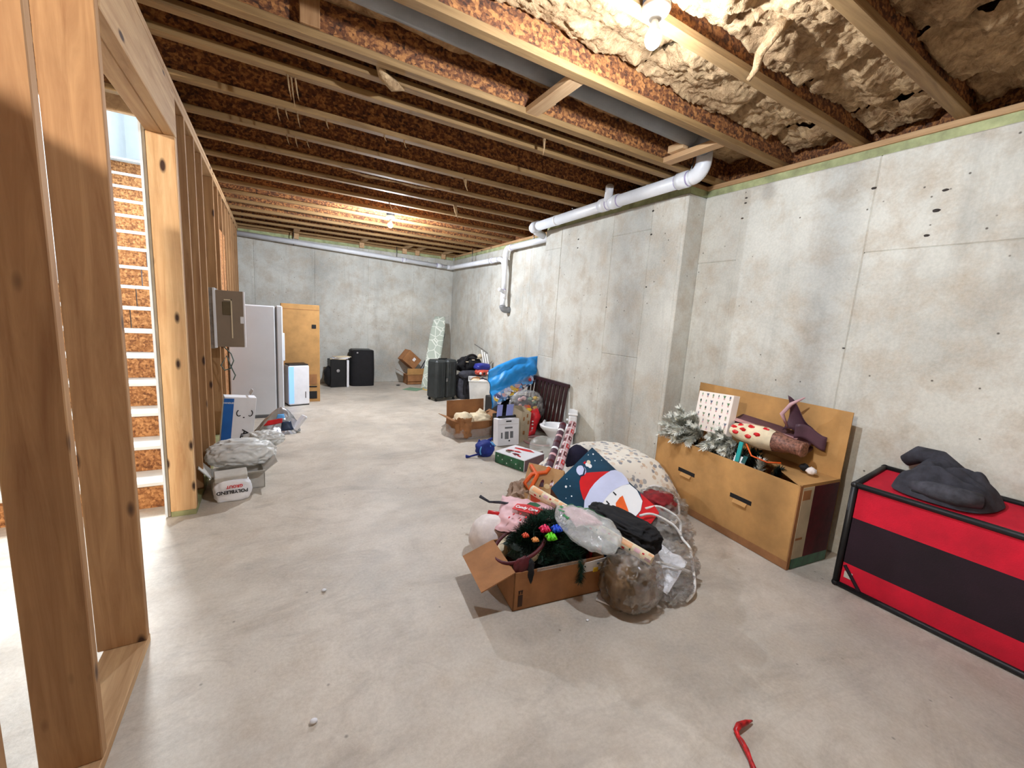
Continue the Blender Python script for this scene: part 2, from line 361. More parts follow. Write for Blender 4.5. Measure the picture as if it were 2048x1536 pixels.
for z in (3.35, 4.2):
    b = MB(); b.box((-1.34, 8.225, z), (-.92, 8.2345, z+.7)); b.build('door_panel', WHITEP, d1, bevel=.004)
wp = MB(); wp.box((-1.34, .1, 0), (-1.30, 1.75, 2.35)); o = wp.build('wall_light_blocker', DRYW); o['kind'] = 'structure'  # added panel out of view, blocks light for the slanted edge on the studs

st = thing('staircase', 'staircase with white tread edges and bare board risers behind the stud opening', 'stairs', (-1.2, 3.65, 0))
for k in range(1, 16):
    y = 3.65+.25*(k-1); z = .1985*k
    b = MB(); b.box((-1.755, y-.028, z-.03), (-.675, y+.25, z)); b.build('tread', WHITEP, st, bevel=.006)
    b = MB(); b.box((-1.755, y-.002, z-.1985), (-1.16, y+.01, z-.03)); b.build('riser', OSBR, st)
    b = MB(); b.box((-1.152, y-.002, z-.1985), (-.675, y+.01, z-.03)); b.build('riser', OSBR, st)
b = MB(); b.box((-1.755, 7.40, 2.977), (-.675, 7.42, 3.16)); b.build('riser', OSBR, st)

# ------------------------------------------------------------------ ceiling: subfloor, joists, insulation
b = MB(); b.box((-.64, -3.2, 3.102), (3.8, 9.1, 3.125)); b.box((-3.4, -3.2, 3.102), (-.641, 4.28, 3.125)); ce = b.build('ceiling', OSBS); ce['kind'] = 'structure'
JY = []
for k in range(-8, 17):
    y = .97+.488*k
    if abs(y-1.946) < .01: y = 1.97
    if abs(y-2.434) < .01: y = 2.50
    if y < 8.8: JY.append(y)
def joist(y, x0):
    b = MB(); b.box((x0, y-.0055, 2.83), (3.6, y+.0055, 3.068)); j = b.build('joist', OSBW, ce)
    b = MB(); b.box((x0, y-.031, 2.796), (3.6, y+.031, 2.834)); b.build('flange', FLANGE, j, bevel=.003)
    b = MB(); b.box((x0, y-.031, 3.064), (3.6, y+.031, 3.101)); b.build('flange', FLANGE, j)
for y in JY+[2.665]: joist(y, -3.2 if y < 4.25 else -.64)
b = MB(); b.box((3.6, -3.2, 2.796), (3.62, 9.0, 3.101)); b.build('rim_board', OSBW, ce)
b = MB(); b.box((-.9, 8.86, 2.796), (3.6, 8.885, 3.101)); b.build('rim_board', OSBW, ce)
b = MB(); b.box((-3.2, 4.255, 2.796), (-.645, 4.295, 3.101)); b.build('rim_board', BEAMY, ce)
for x in (.35, 1.5, 2.35, 2.62, 3.2):
    b = MB(); b.box((x, 8.35, 2.80), (x+.09, 8.856, 2.838)); b.box((x, 8.82, 2.70), (x+.09, 8.858, 3.0)); b.build('blocking', BLOCKY, ce, bevel=.002)
# blocks around the grey pipe
b = MB(); b.box((1.42, 1.985, 2.80), (1.51, 2.485, 2.838)); b.build('blocking', BLOCKY, ce, bevel=.003)
b = MB(); b.box((1.50, 2.34, 2.838), (1.56, 2.48, 2.875)); b.build('blocking', BLOCKY, ce, bevel=.003)
b = MB(); b.box((2.70, 1.985, 2.80), (2.79, 2.485, 2.838)); b.build('blocking', BLOCKY, ce, bevel=.003)
b = MB(); b.box((2.66, 2.26, 2.838), (2.72, 2.40, 2.89)); b.build('blocking', BLOCKY, ce, bevel=.003)
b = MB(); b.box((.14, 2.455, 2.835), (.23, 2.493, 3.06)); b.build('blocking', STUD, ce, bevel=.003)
def batt(x0, x1, y0, y1, z, amp, seed, nx, ny):
    def fn(u, v):
        x = x0+(x1-x0)*u; y = y0+(y1-y0)*v; e = min(u, 1-u)*(x1-x0)/.07; g = min(v, 1-v)*(y1-y0)/.045
        ed = min(1, e)*min(1, .25+g)
        h = noise.fractal(V((x*3.2, y*7, seed*2.1)), .9, 2.1, 5)+.6*(abs(noise.noise(V((x*9+y*5, y*14, seed))))-.3)
        zz = z-.018+amp*h+.05*(1-ed)
        zz += .014*noise.noise(V((x*13+y*17, y*30-x*6, seed+3)))+.012*noise.noise(V((x*38+y*20, y*60, seed+9)))
        return (x, y, min(zz, z+.045))
    b = MB(); b.grid(fn, nx, ny)
    b.add([(x0, y0, 3.1), (x1, y0, 3.1), (x1, y1, 3.1), (x0, y1, 3.1)], [(0, 1, 2, 3)])
    b.build('insulation_batt', INS, ce, smooth=True)
for i, (a, c2) in enumerate(zip(JY, JY[1:])):
    y0, y1 = a+.008, c2-.008
    if y1 < -.6: continue
    near = .4 < (a+c2)/2 < 2.0
    z = {0: 2.93}.get(i, 2.985)
    m = (a+c2)/2
    z = 2.945 if 1.4 < m < 2 else 2.90 if .9 < m < 1.4 else 2.91 if .4 < m < .9 else 2.985 if m < 2.4 else 3.0+.02*rnd.random()
    if 2.4 < m < 2.7: z = 3.02
    xs = [-.6, .62, 1.83, 2.62, 3.22, 3.585] if near else [-.6, 1.2, 2.4, 3.585]
    for k, (x0, x1) in enumerate(zip(xs, xs[1:])):
        dz = .03*(rnd.random()-.3) if near else .015*rnd.random()
        batt(x0+.008, x1-.008, y0, y1, min(z+dz, 3.03), .05 if near else .03, i*7+k, 84 if near else 30, 40 if near else 10)
def shred(pts, r):
    b = MB(); b.tube(pts, r, 6); b.build('insulation_shred', INS, ce, smooth=True)
shred([(2.02, 1.22, 2.9), (1.98, 1.26, 2.84), (2.0, 1.32, 2.80), (2.05, 1.36, 2.77), (2.06, 1.4, 2.74)], [.03, .03, .022, .018, .012])
shred([(.5, 2.53, 2.86), (.56, 2.6, 2.80), (.63, 2.64, 2.785), (.7, 2.68, 2.80)], [.012, .03, .034, .008])
shred([(1.72, 2.7, 2.80), (1.725, 2.7, 2.74), (1.722, 2.705, 2.69)], [.012, .007, .003])
shred([(1.62, 3.9, 2.80), (1.64, 3.92, 2.74), (1.66, 3.92, 2.70)], [.02, .007, .003])
shred([(1.9, 4.85, 2.80), (1.92, 4.86, 2.73), (1.95, 4.87, 2.66)], [.02, .02, .003])
for x, y, l in ((.05, 3.41, .09), (.1, 3.41, .07), (.17, 3.41, .1), (.35, 3.41, .06), (.12, 3.9, .07), (.18, 3.9, .08), (.26, 3.9, .06), (.1, 2.93, .13), (.12, 2.95, .16), (.14, 2.94, .12), (.75, 3.41, .04), (.9, 3.41, .05)):
    shred([(x, y, 2.80), (x+.01, y+.005, 2.80-l*.6), (x+.02, y, 2.80-l)], [.006, .004, .001])
shred([(1.25, 5.36, 2.80), (1.29, 5.36, 2.73), (1.33, 5.36, 2.77), (1.40, 5.37, 2.72)], [.008, .006, .006, .002])
shred([(.6, 4.42, 2.79), (.8, 4.42, 2.775), (1.1, 4.43, 2.785), (1.3, 4.42, 2.775), (1.5, 4.43, 2.79)], [.004, .012, .006, .012, .004])

# ------------------------------------------------------------------ lamps
GLOW = emit('bulb_glass', (232, 242, 255), BULB)
GLOW2 = emit('bulb_glass_far', (236, 244, 255), BULB*2.0)
GLOW3 = emit('bulb_glass_added', (255, 244, 230), BULB*2.6)
BCOL = plain('bulb_collar', (240, 240, 240), .4, .02, 5, 0)
PVCBLUE = plain('blue_plastic', (70, 100, 150), .5)
PORC = plain('white_porcelain', (236, 236, 230), .25, .03, 5, 0)
def bulb_lamp(x, y, z, label, glow):
    t = thing('bare_bulb_lamp', label, 'lamp', (x, y, z), 'bare bulbs under the joists')
    b = MB(); b.lathe([(.055, .118), (.055, .165), (.04, .175)], 20, o=(x, y, z)); b.build('junction_box', PVCBLUE, t, smooth=False)
    b = MB(); b.lathe([(.018, .068), (.024, .07), (.05, .092), (.058, .108), (.056, .118)], 24, o=(x, y, z)); b.build('lampholder', PORC, t, smooth=True)
    b = MB(); b.lathe([(.0, -.036), (.014, -.033), (.025, -.023), (.031, -.008), (.032, .004), (.031, .012)], 14, o=(x, y, z)); b.build('bulb', glow, t, smooth=True)
    b = MB(); b.lathe([(.031, .0125), (.026, .028), (.017, .05), (.0135, .066)], 14, o=(x, y, z)); b.build('bulb_collar', BCOL, t, smooth=True)
bulb_lamp(1.357, 1.366, 2.655, 'bare bulb in a white lampholder hanging above the pile, larger in view', GLOW)
bulb_lamp(1.41, 5.95, 2.66, 'bare glowing bulb under the joists halfway to the far wall', GLOW2)
bulb_lamp(-2.0, .3, 2.72, 'added bare bulb out of sight behind the stud wall, lighting the upper studs', GLOW3)  # unseen lamp added to light the upper stud faces

# ------------------------------------------------------------------ drain pipes
dp = thing('drain_pipe', 'white plastic drain pipe run along the right and far walls', 'pipe', (3.0, 2.4, 2.735))
def pp(pts, r, m=PVC, name='pipe'): b = MB(); b.tube(pts, r, 18); return b.build(name, m, dp, smooth=True)
def coupling(p, d, r=.066, l=.05):
    p = V(p); d = V(d).normalized(); pp([p-d*l, p+d*l], r, PVC, 'coupling'); pp([p+d*l, p+d*(l+.012)], r-.006, PRIMER, 'primer_ring'); pp([p-d*(l+.012), p-d*l], r-.006, PRIMER, 'primer_ring')
X0, Z0 = 3.0, 2.73
pp([(X0, 2.42, Z0+.01), (X0, 4.72, Z0-.02)], .057)
pp(arc((X0, 2.42, Z0+.105), .095, 270, 180, (0, 1, 0), (0, 0, 1), 8) + [(X0, 2.325, 2.92)], .06, PVC, 'elbow')
coupling((X0, 2.5, Z0+.01), (0, 1, 0)); coupling((X0, 3.46, Z0), (0, 1, 0)); coupling((X0, 3.30, Z0), (0, 1, 0)); coupling((X0, 4.3, Z0-.015), (0, 1, 0), .06, .02)
pp([(X0, 3.42, Z0), (X0-.07, 3.33, Z0+.07), (X0-.12, 3.27, 2.84)], .04, PVC, 'wye_branch')
pp([(X0, 4.70, Z0-.02), (X0, 4.80, Z0-.02), (X0+.02, 4.84, Z0-.02)], .068, PVC, 'coupling')
pp([(X0+.01, 4.80, Z0-.02), (X0+.06, 4.84, Z0-.06), (X0+.2, 4.86, Z0-.09)], .045, PVC, 'elbow')
pp([(3.38, 4.75, 2.655), (3.38, 6.15, 2.65)], .045)
pp(arc((3.38, 6.15, 2.56), .09, 90, 0, (0, 1, 0), (0, 0, 1), 8) + [(3.38, 6.24, 2.5)], .05, PVC, 'elbow')
coupling((3.38, 6.08, 2.65), (0, 1, 0), .053, .03)
pp([(3.38, 6.24, 2.52), (3.38, 6.24, 1.95)], .043)
pp([(3.38, 6.24, 2.3), (3.38, 6.30, 2.45), (3.38, 6.42, 2.50), (3.38, 6.5, 2.50)], .046, PVC, 'wye_branch')
pp([(3.38, 6.45, 2.50), (3.38, 8.55, 2.52), (3.34, 8.68, 2.52)], .043)
coupling((3.38, 6.75, 2.503), (0, 1, 0), .052, .04)
pp(arc((3.28, 8.58, 2.52), .10, 0, 90, (1, 0, 0), (0, 1, 0), 8), .05, PVC, 'elbow')
pp([(3.30, 8.68, 2.52), (-.62, 8.74, 2.66)], .043)
coupling((2.35, 8.695, 2.555), (-1, 0, .035), .05, .03); coupling((3.1, 8.683, 2.53), (-1, 0, .035), .051, .05)
coupling((3.38, 6.24, 1.93), (0, 0, 1), .05, .05); pp([(3.38, 6.24, 1.95), (3.30, 6.2, 1.97), (3.26, 6.18, 1.98)], .03, PVC, 'cleanout_plug')
pp([(3.38, 6.24, 1.9), (3.37, 6.23, 1.83)], .05, PVC, 'coupling'); pp([(3.37, 6.23, 1.84), (3.36, 6.22, 1.72)], .043)
pp(arc((3.43, 6.22, 1.72), .07, 180, 285, (1, 0, 0), (0, 0, 1), 7) + [(3.52, 6.22, 1.655)], .055, PVCG, 'elbow')
for y in (2.9, 4.0): pp([(X0, y, 2.79), (X0, y, 2.80)], .01, STEEL, 'hanger')
for x in (.35, 2.2):
    pp([(x, 8.71+.0, 2.56), (x, 8.71, 2.80)], .008, STEEL, 'hanger_strap')
pp([(3.38, 7.6, 2.5), (3.38, 7.6, 2.80)], .008, STEEL, 'hanger_strap'); pp([(3.38, 5.4, 2.65), (3.38, 5.4, 2.80)], .008, STEEL, 'hanger_strap'); pp([(2.98, 2.44, 2.70), (2.98, 2.40, 2.90)], .008, STEEL, 'hanger_strap')
gp = thing('duct_pipe', 'thick grey pipe running in the joist bay above the wooden blocks', 'pipe', (1.2, 2.24, 2.95))
b = MB(); b.tube([(-1.2, 2.20, 2.955), (2.72, 2.25, 2.93)], .07, 24); b.build('pipe', PVCG, gp, smooth=True)
b = MB(); b.tube([(2.70, 2.25, 2.93), (2.86, 2.27, 2.93), (2.95, 2.30, 2.925)], .064, 20); b.build('elbow', PVCG, gp, smooth=True)
# ------------------------------------------------------------------ materials of the things
CARD = plain('cardboard', (182, 138, 84), .85, .1, 6, .12, 90)
CARDD = plain('brown_cardboard', (158, 110, 70), .85, .14, 6, .12, 90)
CARDG = plain('grey_card', (190, 186, 178), .8, .1, 8, .1)
KRAFT = plain('kraft_paper', (176, 134, 88), .8, .1, 10, .15)
TISSUE = plain('brown_tissue', (168, 142, 122), .8, .15, 8, .3)
WHITEC = plain('white_card', (232, 232, 236), .6, .04, 5, .05)
BLACKP = plain('black_plastic', (24, 24, 26), .45, .2, 10, .1)
BLACKF = plain('black_fabric', (22, 21, 24), .8, .25, 14, .3)
DARKG = plain('dark_grey_plastic', (48, 52, 52), .5, .2, 10, .15)
GREYF = plain('grey_fabric', (66, 66, 74), .9, .3, 18, .4)
CHAR = plain('charcoal_fabric', (52, 52, 60), .95, .35, 12, .5)
RED = plain('red_print', (206, 28, 34), .35, .1, 5, 0)
REDF = plain('red_fabric', (196, 12, 44), .8, .12, 5, .3, 160)
BLKF2 = plain('black_panel_fabric', (34, 16, 28), .85, .25, 3, .3, 160)
MAROON = plain('maroon_fabric', (84, 16, 24), .6, .25, 14, .2)
PLUM = plain('plum_paper', (92, 62, 74), .5, .2, 6, .1)
PINKP = plain('pink_paper', (222, 178, 182), .5, .08, 8, .1)
ROSE = plain('rose_foil', (198, 150, 150), .3, .1, 8, .05)
WHITEF = plain('white_plush', (232, 222, 218), .95, .08, 14, .5)
CREAM = plain('cream_fabric', (228, 212, 180), .9, .1, 10, .4)
NAVY = plain('navy_print', (22, 40, 66), .4, .25, 4, .03)
TEAL = plain('teal_night_print', (24, 62, 84), .3, .3, 2.2, .02)
NAVYF = plain('navy_fabric', (26, 24, 46), .9, .25, 12, .3)
GREEN = plain('green_gift_print', (40, 92, 62), .3, .45, 11, .05)
MINT = plain('green_mat', (118, 152, 124), .8, .1, 6, .1)
BLUE = plain('blue_vinyl', (32, 140, 214), .45, .14, 5, .2, 12)
BLUEC = plain('blue_card', (20, 96, 176), .4, .08, 5, .03)
LILAC = plain('lilac_card', (146, 156, 216), .6, .06, 5, .03)
SKY = plain('sky_blue', (100, 170, 230), .5, .1, 6, .05)
COBALT = plain('cobalt_fabric', (26, 46, 130), .7, .2, 10, .2)
ORANGE = plain('orange_print', (232, 96, 28), .5, .1, 5, 0)
YELLOW = plain('yellow_plastic', (236, 196, 60), .4, .08, 5, 0)
INK = plain('ink_black', (24, 24, 26), .6, .1, 5, 0)
LAV = plain('lavender_white', (206, 212, 240), .5, .06, 4, 0)
SNOW = plain('white_print', (240, 240, 240), .5, .02, 4, 0)
TEALR = plain('teal_ribbon', (40, 160, 160), .4, .1, 6, 0)
FREEZ = plain('white_enamel', (214, 218, 224), .35, .03, 2, .03)
SEAL = plain('grey_seal', (110, 112, 116), .6)
BROWNM = plain('brown_enamel', (138, 122, 104), .45, .06, 4, .05)
SILVER = plain('silver_foil', (196, 198, 204), .22, .2, 9, .3, 14, metal=.8)
CERAM = plain('white_ceramic', (238, 240, 244), .18, .02, 3, 0, coat=.3)
ESPR = plain('espresso_wood', (46, 18, 18), .35, .25, 6, .05)
TAN = plain('tan_card', (186, 172, 146), .8, .1, 6, .1)
PLASW = plain('translucent_white_plastic', (228, 228, 224), .4, .08, 6, .15, 9)
FILM = film('clear_plastic', (240, 240, 236), .80)
FILMW = film('milky_plastic', (238, 242, 238), .35, .2, 22)
FILMD = film('smoky_plastic', (214, 208, 198), .78, .16, 14)
FILMB = film('clear_dome_plastic', (214, 224, 220), .55, .1, 5)
BROWNPL = plain('brown_wrap', (112, 88, 62), .36, .35, 6, .7, 12, coat=.4)
CORD = plain('white_cord', (236, 234, 230), .5, .05)
FROST = plain('frosted_needles', (214, 216, 208), .9, .2, 30, 0)
PINE = plain('green_needles', (22, 58, 40), .7, .4, 20, 0)
PINED = plain('dark_green_needles', (16, 34, 26), .7, .4, 20, 0)
def terrazzo():
    t = NT('terrazzo_cloth'); vo = t.n('ShaderNodeTexVoronoi', Vector=t.coord((21, 21, 21)), Scale=1.0, Randomness=1.0)
    nz = t.noise(t.coord(), 26, 2); sep = t.n('ShaderNodeSeparateColor', Color=vo.outputs['Color'])
    d = t.n('ShaderNodeMath', _operation='MULTIPLY_ADD', i0=nz, i1=.5, i2=vo.outputs['Distance']).outputs[0]
    m = t.ramp(d, [(.63, (255, 255, 255)), (.66, (0, 0, 0))])
    c = t.ramp(sep.outputs[0], [(.0, (176, 174, 172)), (.35, (206, 184, 160)), (.6, (222, 206, 188)), (.8, (150, 150, 154))], 'CONSTANT')
    t.col(t.mix(m, (232, 226, 214), c)); t.set(Roughness=.85); t.bump(t.noise(t.coord(), 12, 4), .3, .01); return t.m
TERR = terrazzo()

# ------------------------------------------------------------------ along the left wall
t = thing('grout_bag', 'upside-down white and red paper bag of grout at the foot of the post', 'bag', (-.3, 3.62, 0))
b = MB(); b.blob((-.30, 3.62, .075), (.24, .13, .20), 3, .10, 2.2, 4, .6, .003); b.build('paper_bag', WHITEC, t, smooth=True)
b = MB(); b.T = fr((-.30, 3.60, .16), 8, 0, 22); b.box((-.11, -.02, 0), (.10, .07, .05)); b.build('folded_end', CARDG, t, bevel=.006)
text('POLYBLEND', .036, INK, t, fr((-.295, 3.546, .085), 4, 0, 90) @ Matrix.Rotation(math.pi, 4, 'Z'), bold=.0012)
text('GROUT', .03, RED, t, fr((-.28, 3.548, .125), 4, 0, 86) @ Matrix.Rotation(math.pi, 4, 'Z'), bold=.001)
t = thing('torn_carton', 'torn open grey carton with folded flaps behind the grout bag', 'box', (-.27, 3.85, 0))
carton(t, fr((-.28, 3.88, 0), 6), .36, .24, .13, CARDG, (('L', 38, .12), ('R', 52, .12), ('F', 62, .10)), name='box_body')
t = thing('white_plastic_bag', 'crumpled white plastic bag slumped over the torn carton', 'bag', (-.25, 4.08, .1))
b = MB(); b.blob((-.26, 4.06, .22), (.50, .30, .24), 11, .2, 2.6, 5, .85, .135, True); b.build('bag_body', PLASW, t, smooth=True)
b = MB(); b.blob((-.10, 4.16, .30), (.32, .18, .15), 5, .3, 2.4, 5, 1, None, True); b.build('bag_neck', PLASW, t, smooth=True)
t = thing('blue_white_carton', 'tall blue and white carton leaning against the studs', 'box', (-.42, 4.82, 0))
T = fr((-.365, 4.86, 0.004), 10, 6, 0)
b = MB(); b.T = T; b.box((-.135, -.07, 0), (.135, .07, .56)); b.build('carton', WHITEC, t, bevel=.003)
b = MB(); b.T = T; b.box((-.138, -.0725, .0), (-.055, -.070, .545)); b.build('blue_panel', BLUEC, t)
b = MB(); b.T = T @ Matrix.Translation((.135, 0, .56)) @ Matrix.Rotation(R(25), 4, 'Y'); b.box((-.06, -.07, 0), (-.055, .07, .05)); b.build('flap', WHITEC, t)
for x, a0, a1_ in ((-.005, 110, 310), (.09, -130, 70)):
    b = MB(); b.T = T; b.tube([(p.x, p.y, .40+(p.z-.40)*1.5) for p in arc((x, -.0735, .40), .02, a0, a1_, (1, 0, 0), (0, 0, 1), 9)], .0045, 6); b.build('drawn_handle', INK, t)
b = MB(); b.T = T; b.box((.03, -.0735, .35), (.045, -.071, .36)); b.build('drawn_dot', INK, t)
text('AD', .085, INK, t, T @ fr((.05, -.0735, .17), 0, 0, 90) @ Matrix.Rotation(R(-100), 4, 'Z'), bold=.002)
text('HANDLES', .02, SNOW, t, T @ fr((-.097, -.0735, .50), 0, 0, 90), bold=.0005)
t = thing('foil_sack', 'shiny silver sack with red and blue print beside the freezer foot', 'bag', (.03, 5.42, 0))
def sack(u, v):
    a = 6.2832*u; h = .30*v; s = (1-v)**.62*(1+.16*noise.noise(V((math.cos(a)*1.6, math.sin(a)*1.6, v*2)))+.12*abs(noise.noise(V((math.cos(a)*4, math.sin(a)*4, v*4)))))
    return (.03+.03*v+.24*s*math.cos(a), 5.45+.15*s*math.sin(a), .003+h)
b = MB(); b.grid(sack, 60, 24); b.build('sack', SILVER, t, smooth=True)
b = MB(); b.shell(lambda u, v: V(sack(.60+.17*u, .34+.18*v+.10*u))*1+V((0, -.004, .002)), 12, 6, .001); b.build('red_label', RED, t, smooth=True)
b = MB(); b.shell(lambda u, v: V(sack(.76+.10*u, .14+.34*v))+V((.003, -.004, .002)), 10, 6, .001); b.build('navy_label', NAVY, t, smooth=True)
b = MB(); b.shell(lambda u, v: V(sack(.70+.10*u, .60+.16*v))+V((0, -.004, .002)), 8, 5, .001); b.build('blue_label', SKY, t, smooth=True)
b = MB(); b.T = fr((.24, 5.40, .09), 20, 40, 0); b.box((-.03, -.05, -.08), (.012, .05, .12)); b.build('white_flap', WHITEC, t, bevel=.01)
t = thing('upright_freezer', 'tall white upright freezer standing against the studs', 'freezer', (-.15, 6.5, 0))
b = MB(); b.box((-.49, 6.19, .04), (.02, 6.80, 1.47)); b.build('cabinet', FREEZ, t, bevel=.012)
b = MB(); b.box((.022, 6.195, .06), (.032, 6.795, 1.46)); b.build('door_seal', SEAL, t)
b = MB(); b.box((.034, 6.19, .05), (.105, 6.80, 1.48)); fdoor = b.build('door', FREEZ, t, bevel=.012)
b = MB(); b.box((.105, 6.72, .7), (.135, 6.75, 1.1)); b.build('handle', FREEZ, fdoor, bevel=.008)
b = MB(); b.box((-.48, 6.2, 0), (0.0, 6.79, .04)); b.build('plinth', SEAL, t)
t = thing('dehumidifier', 'white dehumidifier with dark top and pale blue lit side', 'appliance', (.29, 7.0, 0))
T = fr((.29, 6.98, .012), 14)
b = MB(); b.T = T; b.box((-.145, -.12, 0), (.145, .12, .60)); b.build('housing', WHITEC, t, bevel=.016)
b = MB(); b.T = T; b.box((-.135, -.11, .60), (.135, .11, .618)); b.build('top_grille', BLACKP, t, bevel=.004)
b = MB(); b.T = T; b.box((-.143, -.1225, .03), (-.075, -.1195, .585)); b.build('light_panel', emit('blue_lamp', (130, 175, 255), .09), t)
b = MB(); b.T = T; b.box((.082, -.1225, .10), (.092, -.1195, .20)); b.build('level_window', BLACKP, t)
b = MB(); b.T = T; b.box((-.14, -.11, -.012), (.14, .11, 0)); b.build('base', BLACKP, t)
t = thing('tall_carton', 'tall plain brown carton standing behind the dehumidifier', 'box', (.37, 7.4, 0))
b = MB(); b.box((.10, 7.12, 0), (.625, 7.62, 1.52)); b.build('carton', CARD, t, bevel=.004)
b = MB(); b.box((.10, 7.117, 1.44), (.626, 7.12, 1.446)); b.build('seam', CARDD, t)
b = MB(); b.box((.515, 7.115, 1.16), (.575, 7.12, 1.22)); b.build('printed_mark', INK, t)
for z, h, m in ((.28, .16, CARDD), (.235, .02, INK), (.05, .12, INK)):
    b = MB(); b.box((.44, 7.114, z), (.58, 7.12, z+h)); b.build('printed_mark', m, t)
t = thing('black_speaker', 'low black speaker box with papers on top by the far wall', 'speaker', (1.05, 8.45, 0))
b = MB(); b.T = fr((1.04, 8.5, 0), 6); b.box((-.14, -.14, 0), (.14, .14, .53)); b.build('cabinet', BLACKP, t, bevel=.008)
b = MB(); b.blob((.95, 8.5, .2), (.28, .26, .4), 3, .15, 1.5, 3, .8, .003); b.build('cloth_cover', BLACKF, t, smooth=True)
b = MB(); b.T = fr((1.05, 8.358, .32), 6, 0, 90); b.lathe([(.001, 0), (.03, .001), (.03, .004)], 14); b.build('badge', SILVER, t)
t = thing('flat_white_box', 'white box edge standing between the black speaker and black hamper', 'box', (1.24, 8.44, 0))
b = MB(); b.box((1.205, 8.36, 0), (1.245, 8.62, .52)); b.build('box_body', WHITEC, t, bevel=.003)
t = thing('paper_stack', 'small stack of white and cream papers on the black speaker', 'papers', (1.08, 8.48, .53))
for k in range(4):
    b = MB(); b.T = fr((1.07+.02*k, 8.47, .533+.014*k), 12*k-14); b.box((-.14, -.10, 0), (.14, .10, .011)); b.build('sheet', [CREAM, WHITEC, WHITEC, CREAM][k], t)
t = thing('black_hamper', 'rounded black hamper standing at the far wall', 'bin', (1.51, 8.6, 0))
def hamp(u, v):
    a = 2*math.pi*u; z = .70*v; s = 1-.10*(abs(v-.35)**1.6); cx = math.copysign(abs(math.cos(a))**.45, math.cos(a)); cy = math.copysign(abs(math.sin(a))**.45, math.sin(a))
    return (1.515+.235*s*cx, 8.62+.2*s*cy, z)
b = MB(); b.grid(hamp, 33, 10); b.add([hamp(i/32, 1) for i in range(32)], [tuple(range(32))]); b.build('hamper_body', BLACKF, t, smooth=True)
b = MB(); b.box((1.33, 8.44, .695), (1.70, 8.8, .715)); b.build('lid', BLACKP, t, bevel=.008)
b = MB(); b.box((1.39, 8.40, .65), (1.42, 8.425, .68)); b.build('tag', SILVER, t)
t = thing('open_carton', 'small open brown carton on the floor at the far wall', 'box', (2.62, 8.6, 0))
carton(t, fr((2.63, 8.62, 0), 0), .44, .3, .2, CARDD, (('F', 172, .13), ('L', 60, .2), ('R', 30, .05)))
b = MB(); b.box((2.41, 8.465, .21), (2.85, 8.47, .34)); b.build('front_flap', CARD, t)
t = thing('tilted_carton', 'closed brown carton tipped on top of the small open carton', 'box', (2.5, 8.66, .34))
b = MB(); b.T = fr((2.50, 8.64, .52), 8, 40, 0); b.box((-.17, -.13, -.13), (.17, .13, .13)); b.build('carton', CARDD, t, bevel=.003)
b = MB(); b.T = fr((2.50, 8.64, .52), 8, 40, 0); b.box((.0, -.1325, .0), (.06, -.1305, .07)); b.build('shipping_label', WHITEC, t)
t = thing('folded_tripod', 'folded black tripod leaning out of the small open carton', 'tripod', (2.75, 8.6, .3))
for k in range(4):
    b = MB(); b.tube([(2.68+.02*k, 8.6, .22), (2.84+.05*k, 8.62+.01*k, .50+.03*k)], .012, 6); b.build('leg', [BLACKP, STEEL][k % 2], t)
t = thing('green_mat', 'thin pale green mat lying flat on the floor', 'mat', (2.38, 7.93, 0))
b = MB(); b.slab([(2.16, 7.93, .006), (2.38, 7.72, .006), (2.60, 7.92, .006), (2.38, 8.13, .006)], (0, 0, 1), .006); b.build('mat', MINT, t)
t = thing('black_scrap', 'small black scrap on the floor near the far wall', 'scrap', (2.20, 8.38, 0))
b = MB(); b.blob((2.20, 8.38, .012), (.09, .04, .022), 2, .2, 2, 2); b.build('scrap', BLACKP, t)
t = thing('yellow_cable', 'thin yellow cable coiled on the floor beside the suitcase', 'cable', (2.5, 7.9, 0))
b = MB(); b.tube([(2.62+.10*math.cos(a*.6)+.01*a, 7.85+.16*math.sin(a*.6), .008) for a in range(18)], .007, 6); b.build('cable', YELLOW, t)
t = thing('hard_suitcase', 'dark grey hard shell suitcase standing upright on wheels', 'suitcase', (2.58, 6.85, 0))
T = fr((2.585, 6.86, .045), 16)
b = MB(); b.T = T; b.box((-.235, -.13, 0), (-.005, .15, .68)); b.build('shell', DARKG, t, bevel=.035)
b = MB(); b.T = T; b.box((.0, -.13, 0), (.235, .15, .68)); b.build('shell', DARKG, t, bevel=.035)
for x in (-.18, -.10, .07, .16):
    b = MB(); b.T = T; b.box((x-.012, -.139, .06), (x+.012, -.128, .62)); b.build('shell_rib', DARKG, t, bevel=.004)
for x in (-.19, .19):
    for y in (-.09, .11):
        b = MB(); b.T = T @ Matrix.Translation((x, y, -.022)) @ Matrix.Rotation(R(90), 4, 'X'); b.lathe([(.022, -.014), (.022, .014)], 12); b.build('wheel', BLACKP, t)
b = MB(); b.T = T; b.box((-.09, 0, .68), (.09, .03, .70)); b.build('handle', BLACKP, t, bevel=.005)
b = MB(); b.T = T; b.box((-.02, -.137, .3), (.02, -.128, .36)); b.build('lock', STEEL, t)
t = thing('ironing_board', 'pale green patterned ironing board leaning in the far corner', 'ironing board', (3.1, 8.1, 0))
def ib(u, v):
    s = -.15+.3*u; z = 1.46*v; wd = 1 if v < .72 else 1-.28*((v-.72)/.28)**2
    return (2.70+.42*v+s*wd*.95, 7.95+.62*v-s*.3*wd, z)
b = MB(); b.shell(ib, 7, 20, .03)
IBM = NT('lattice_cover'); vo = IBM.n('ShaderNodeTexVoronoi', Vector=IBM.coord((7, 7, 7)), Scale=1.0, _feature='DISTANCE_TO_EDGE')
IBM.col(IBM.ramp(vo.outputs['Distance'], [(.03, (232, 236, 226)), (.06, (184, 194, 180))])); IBM.set(Roughness=.8)
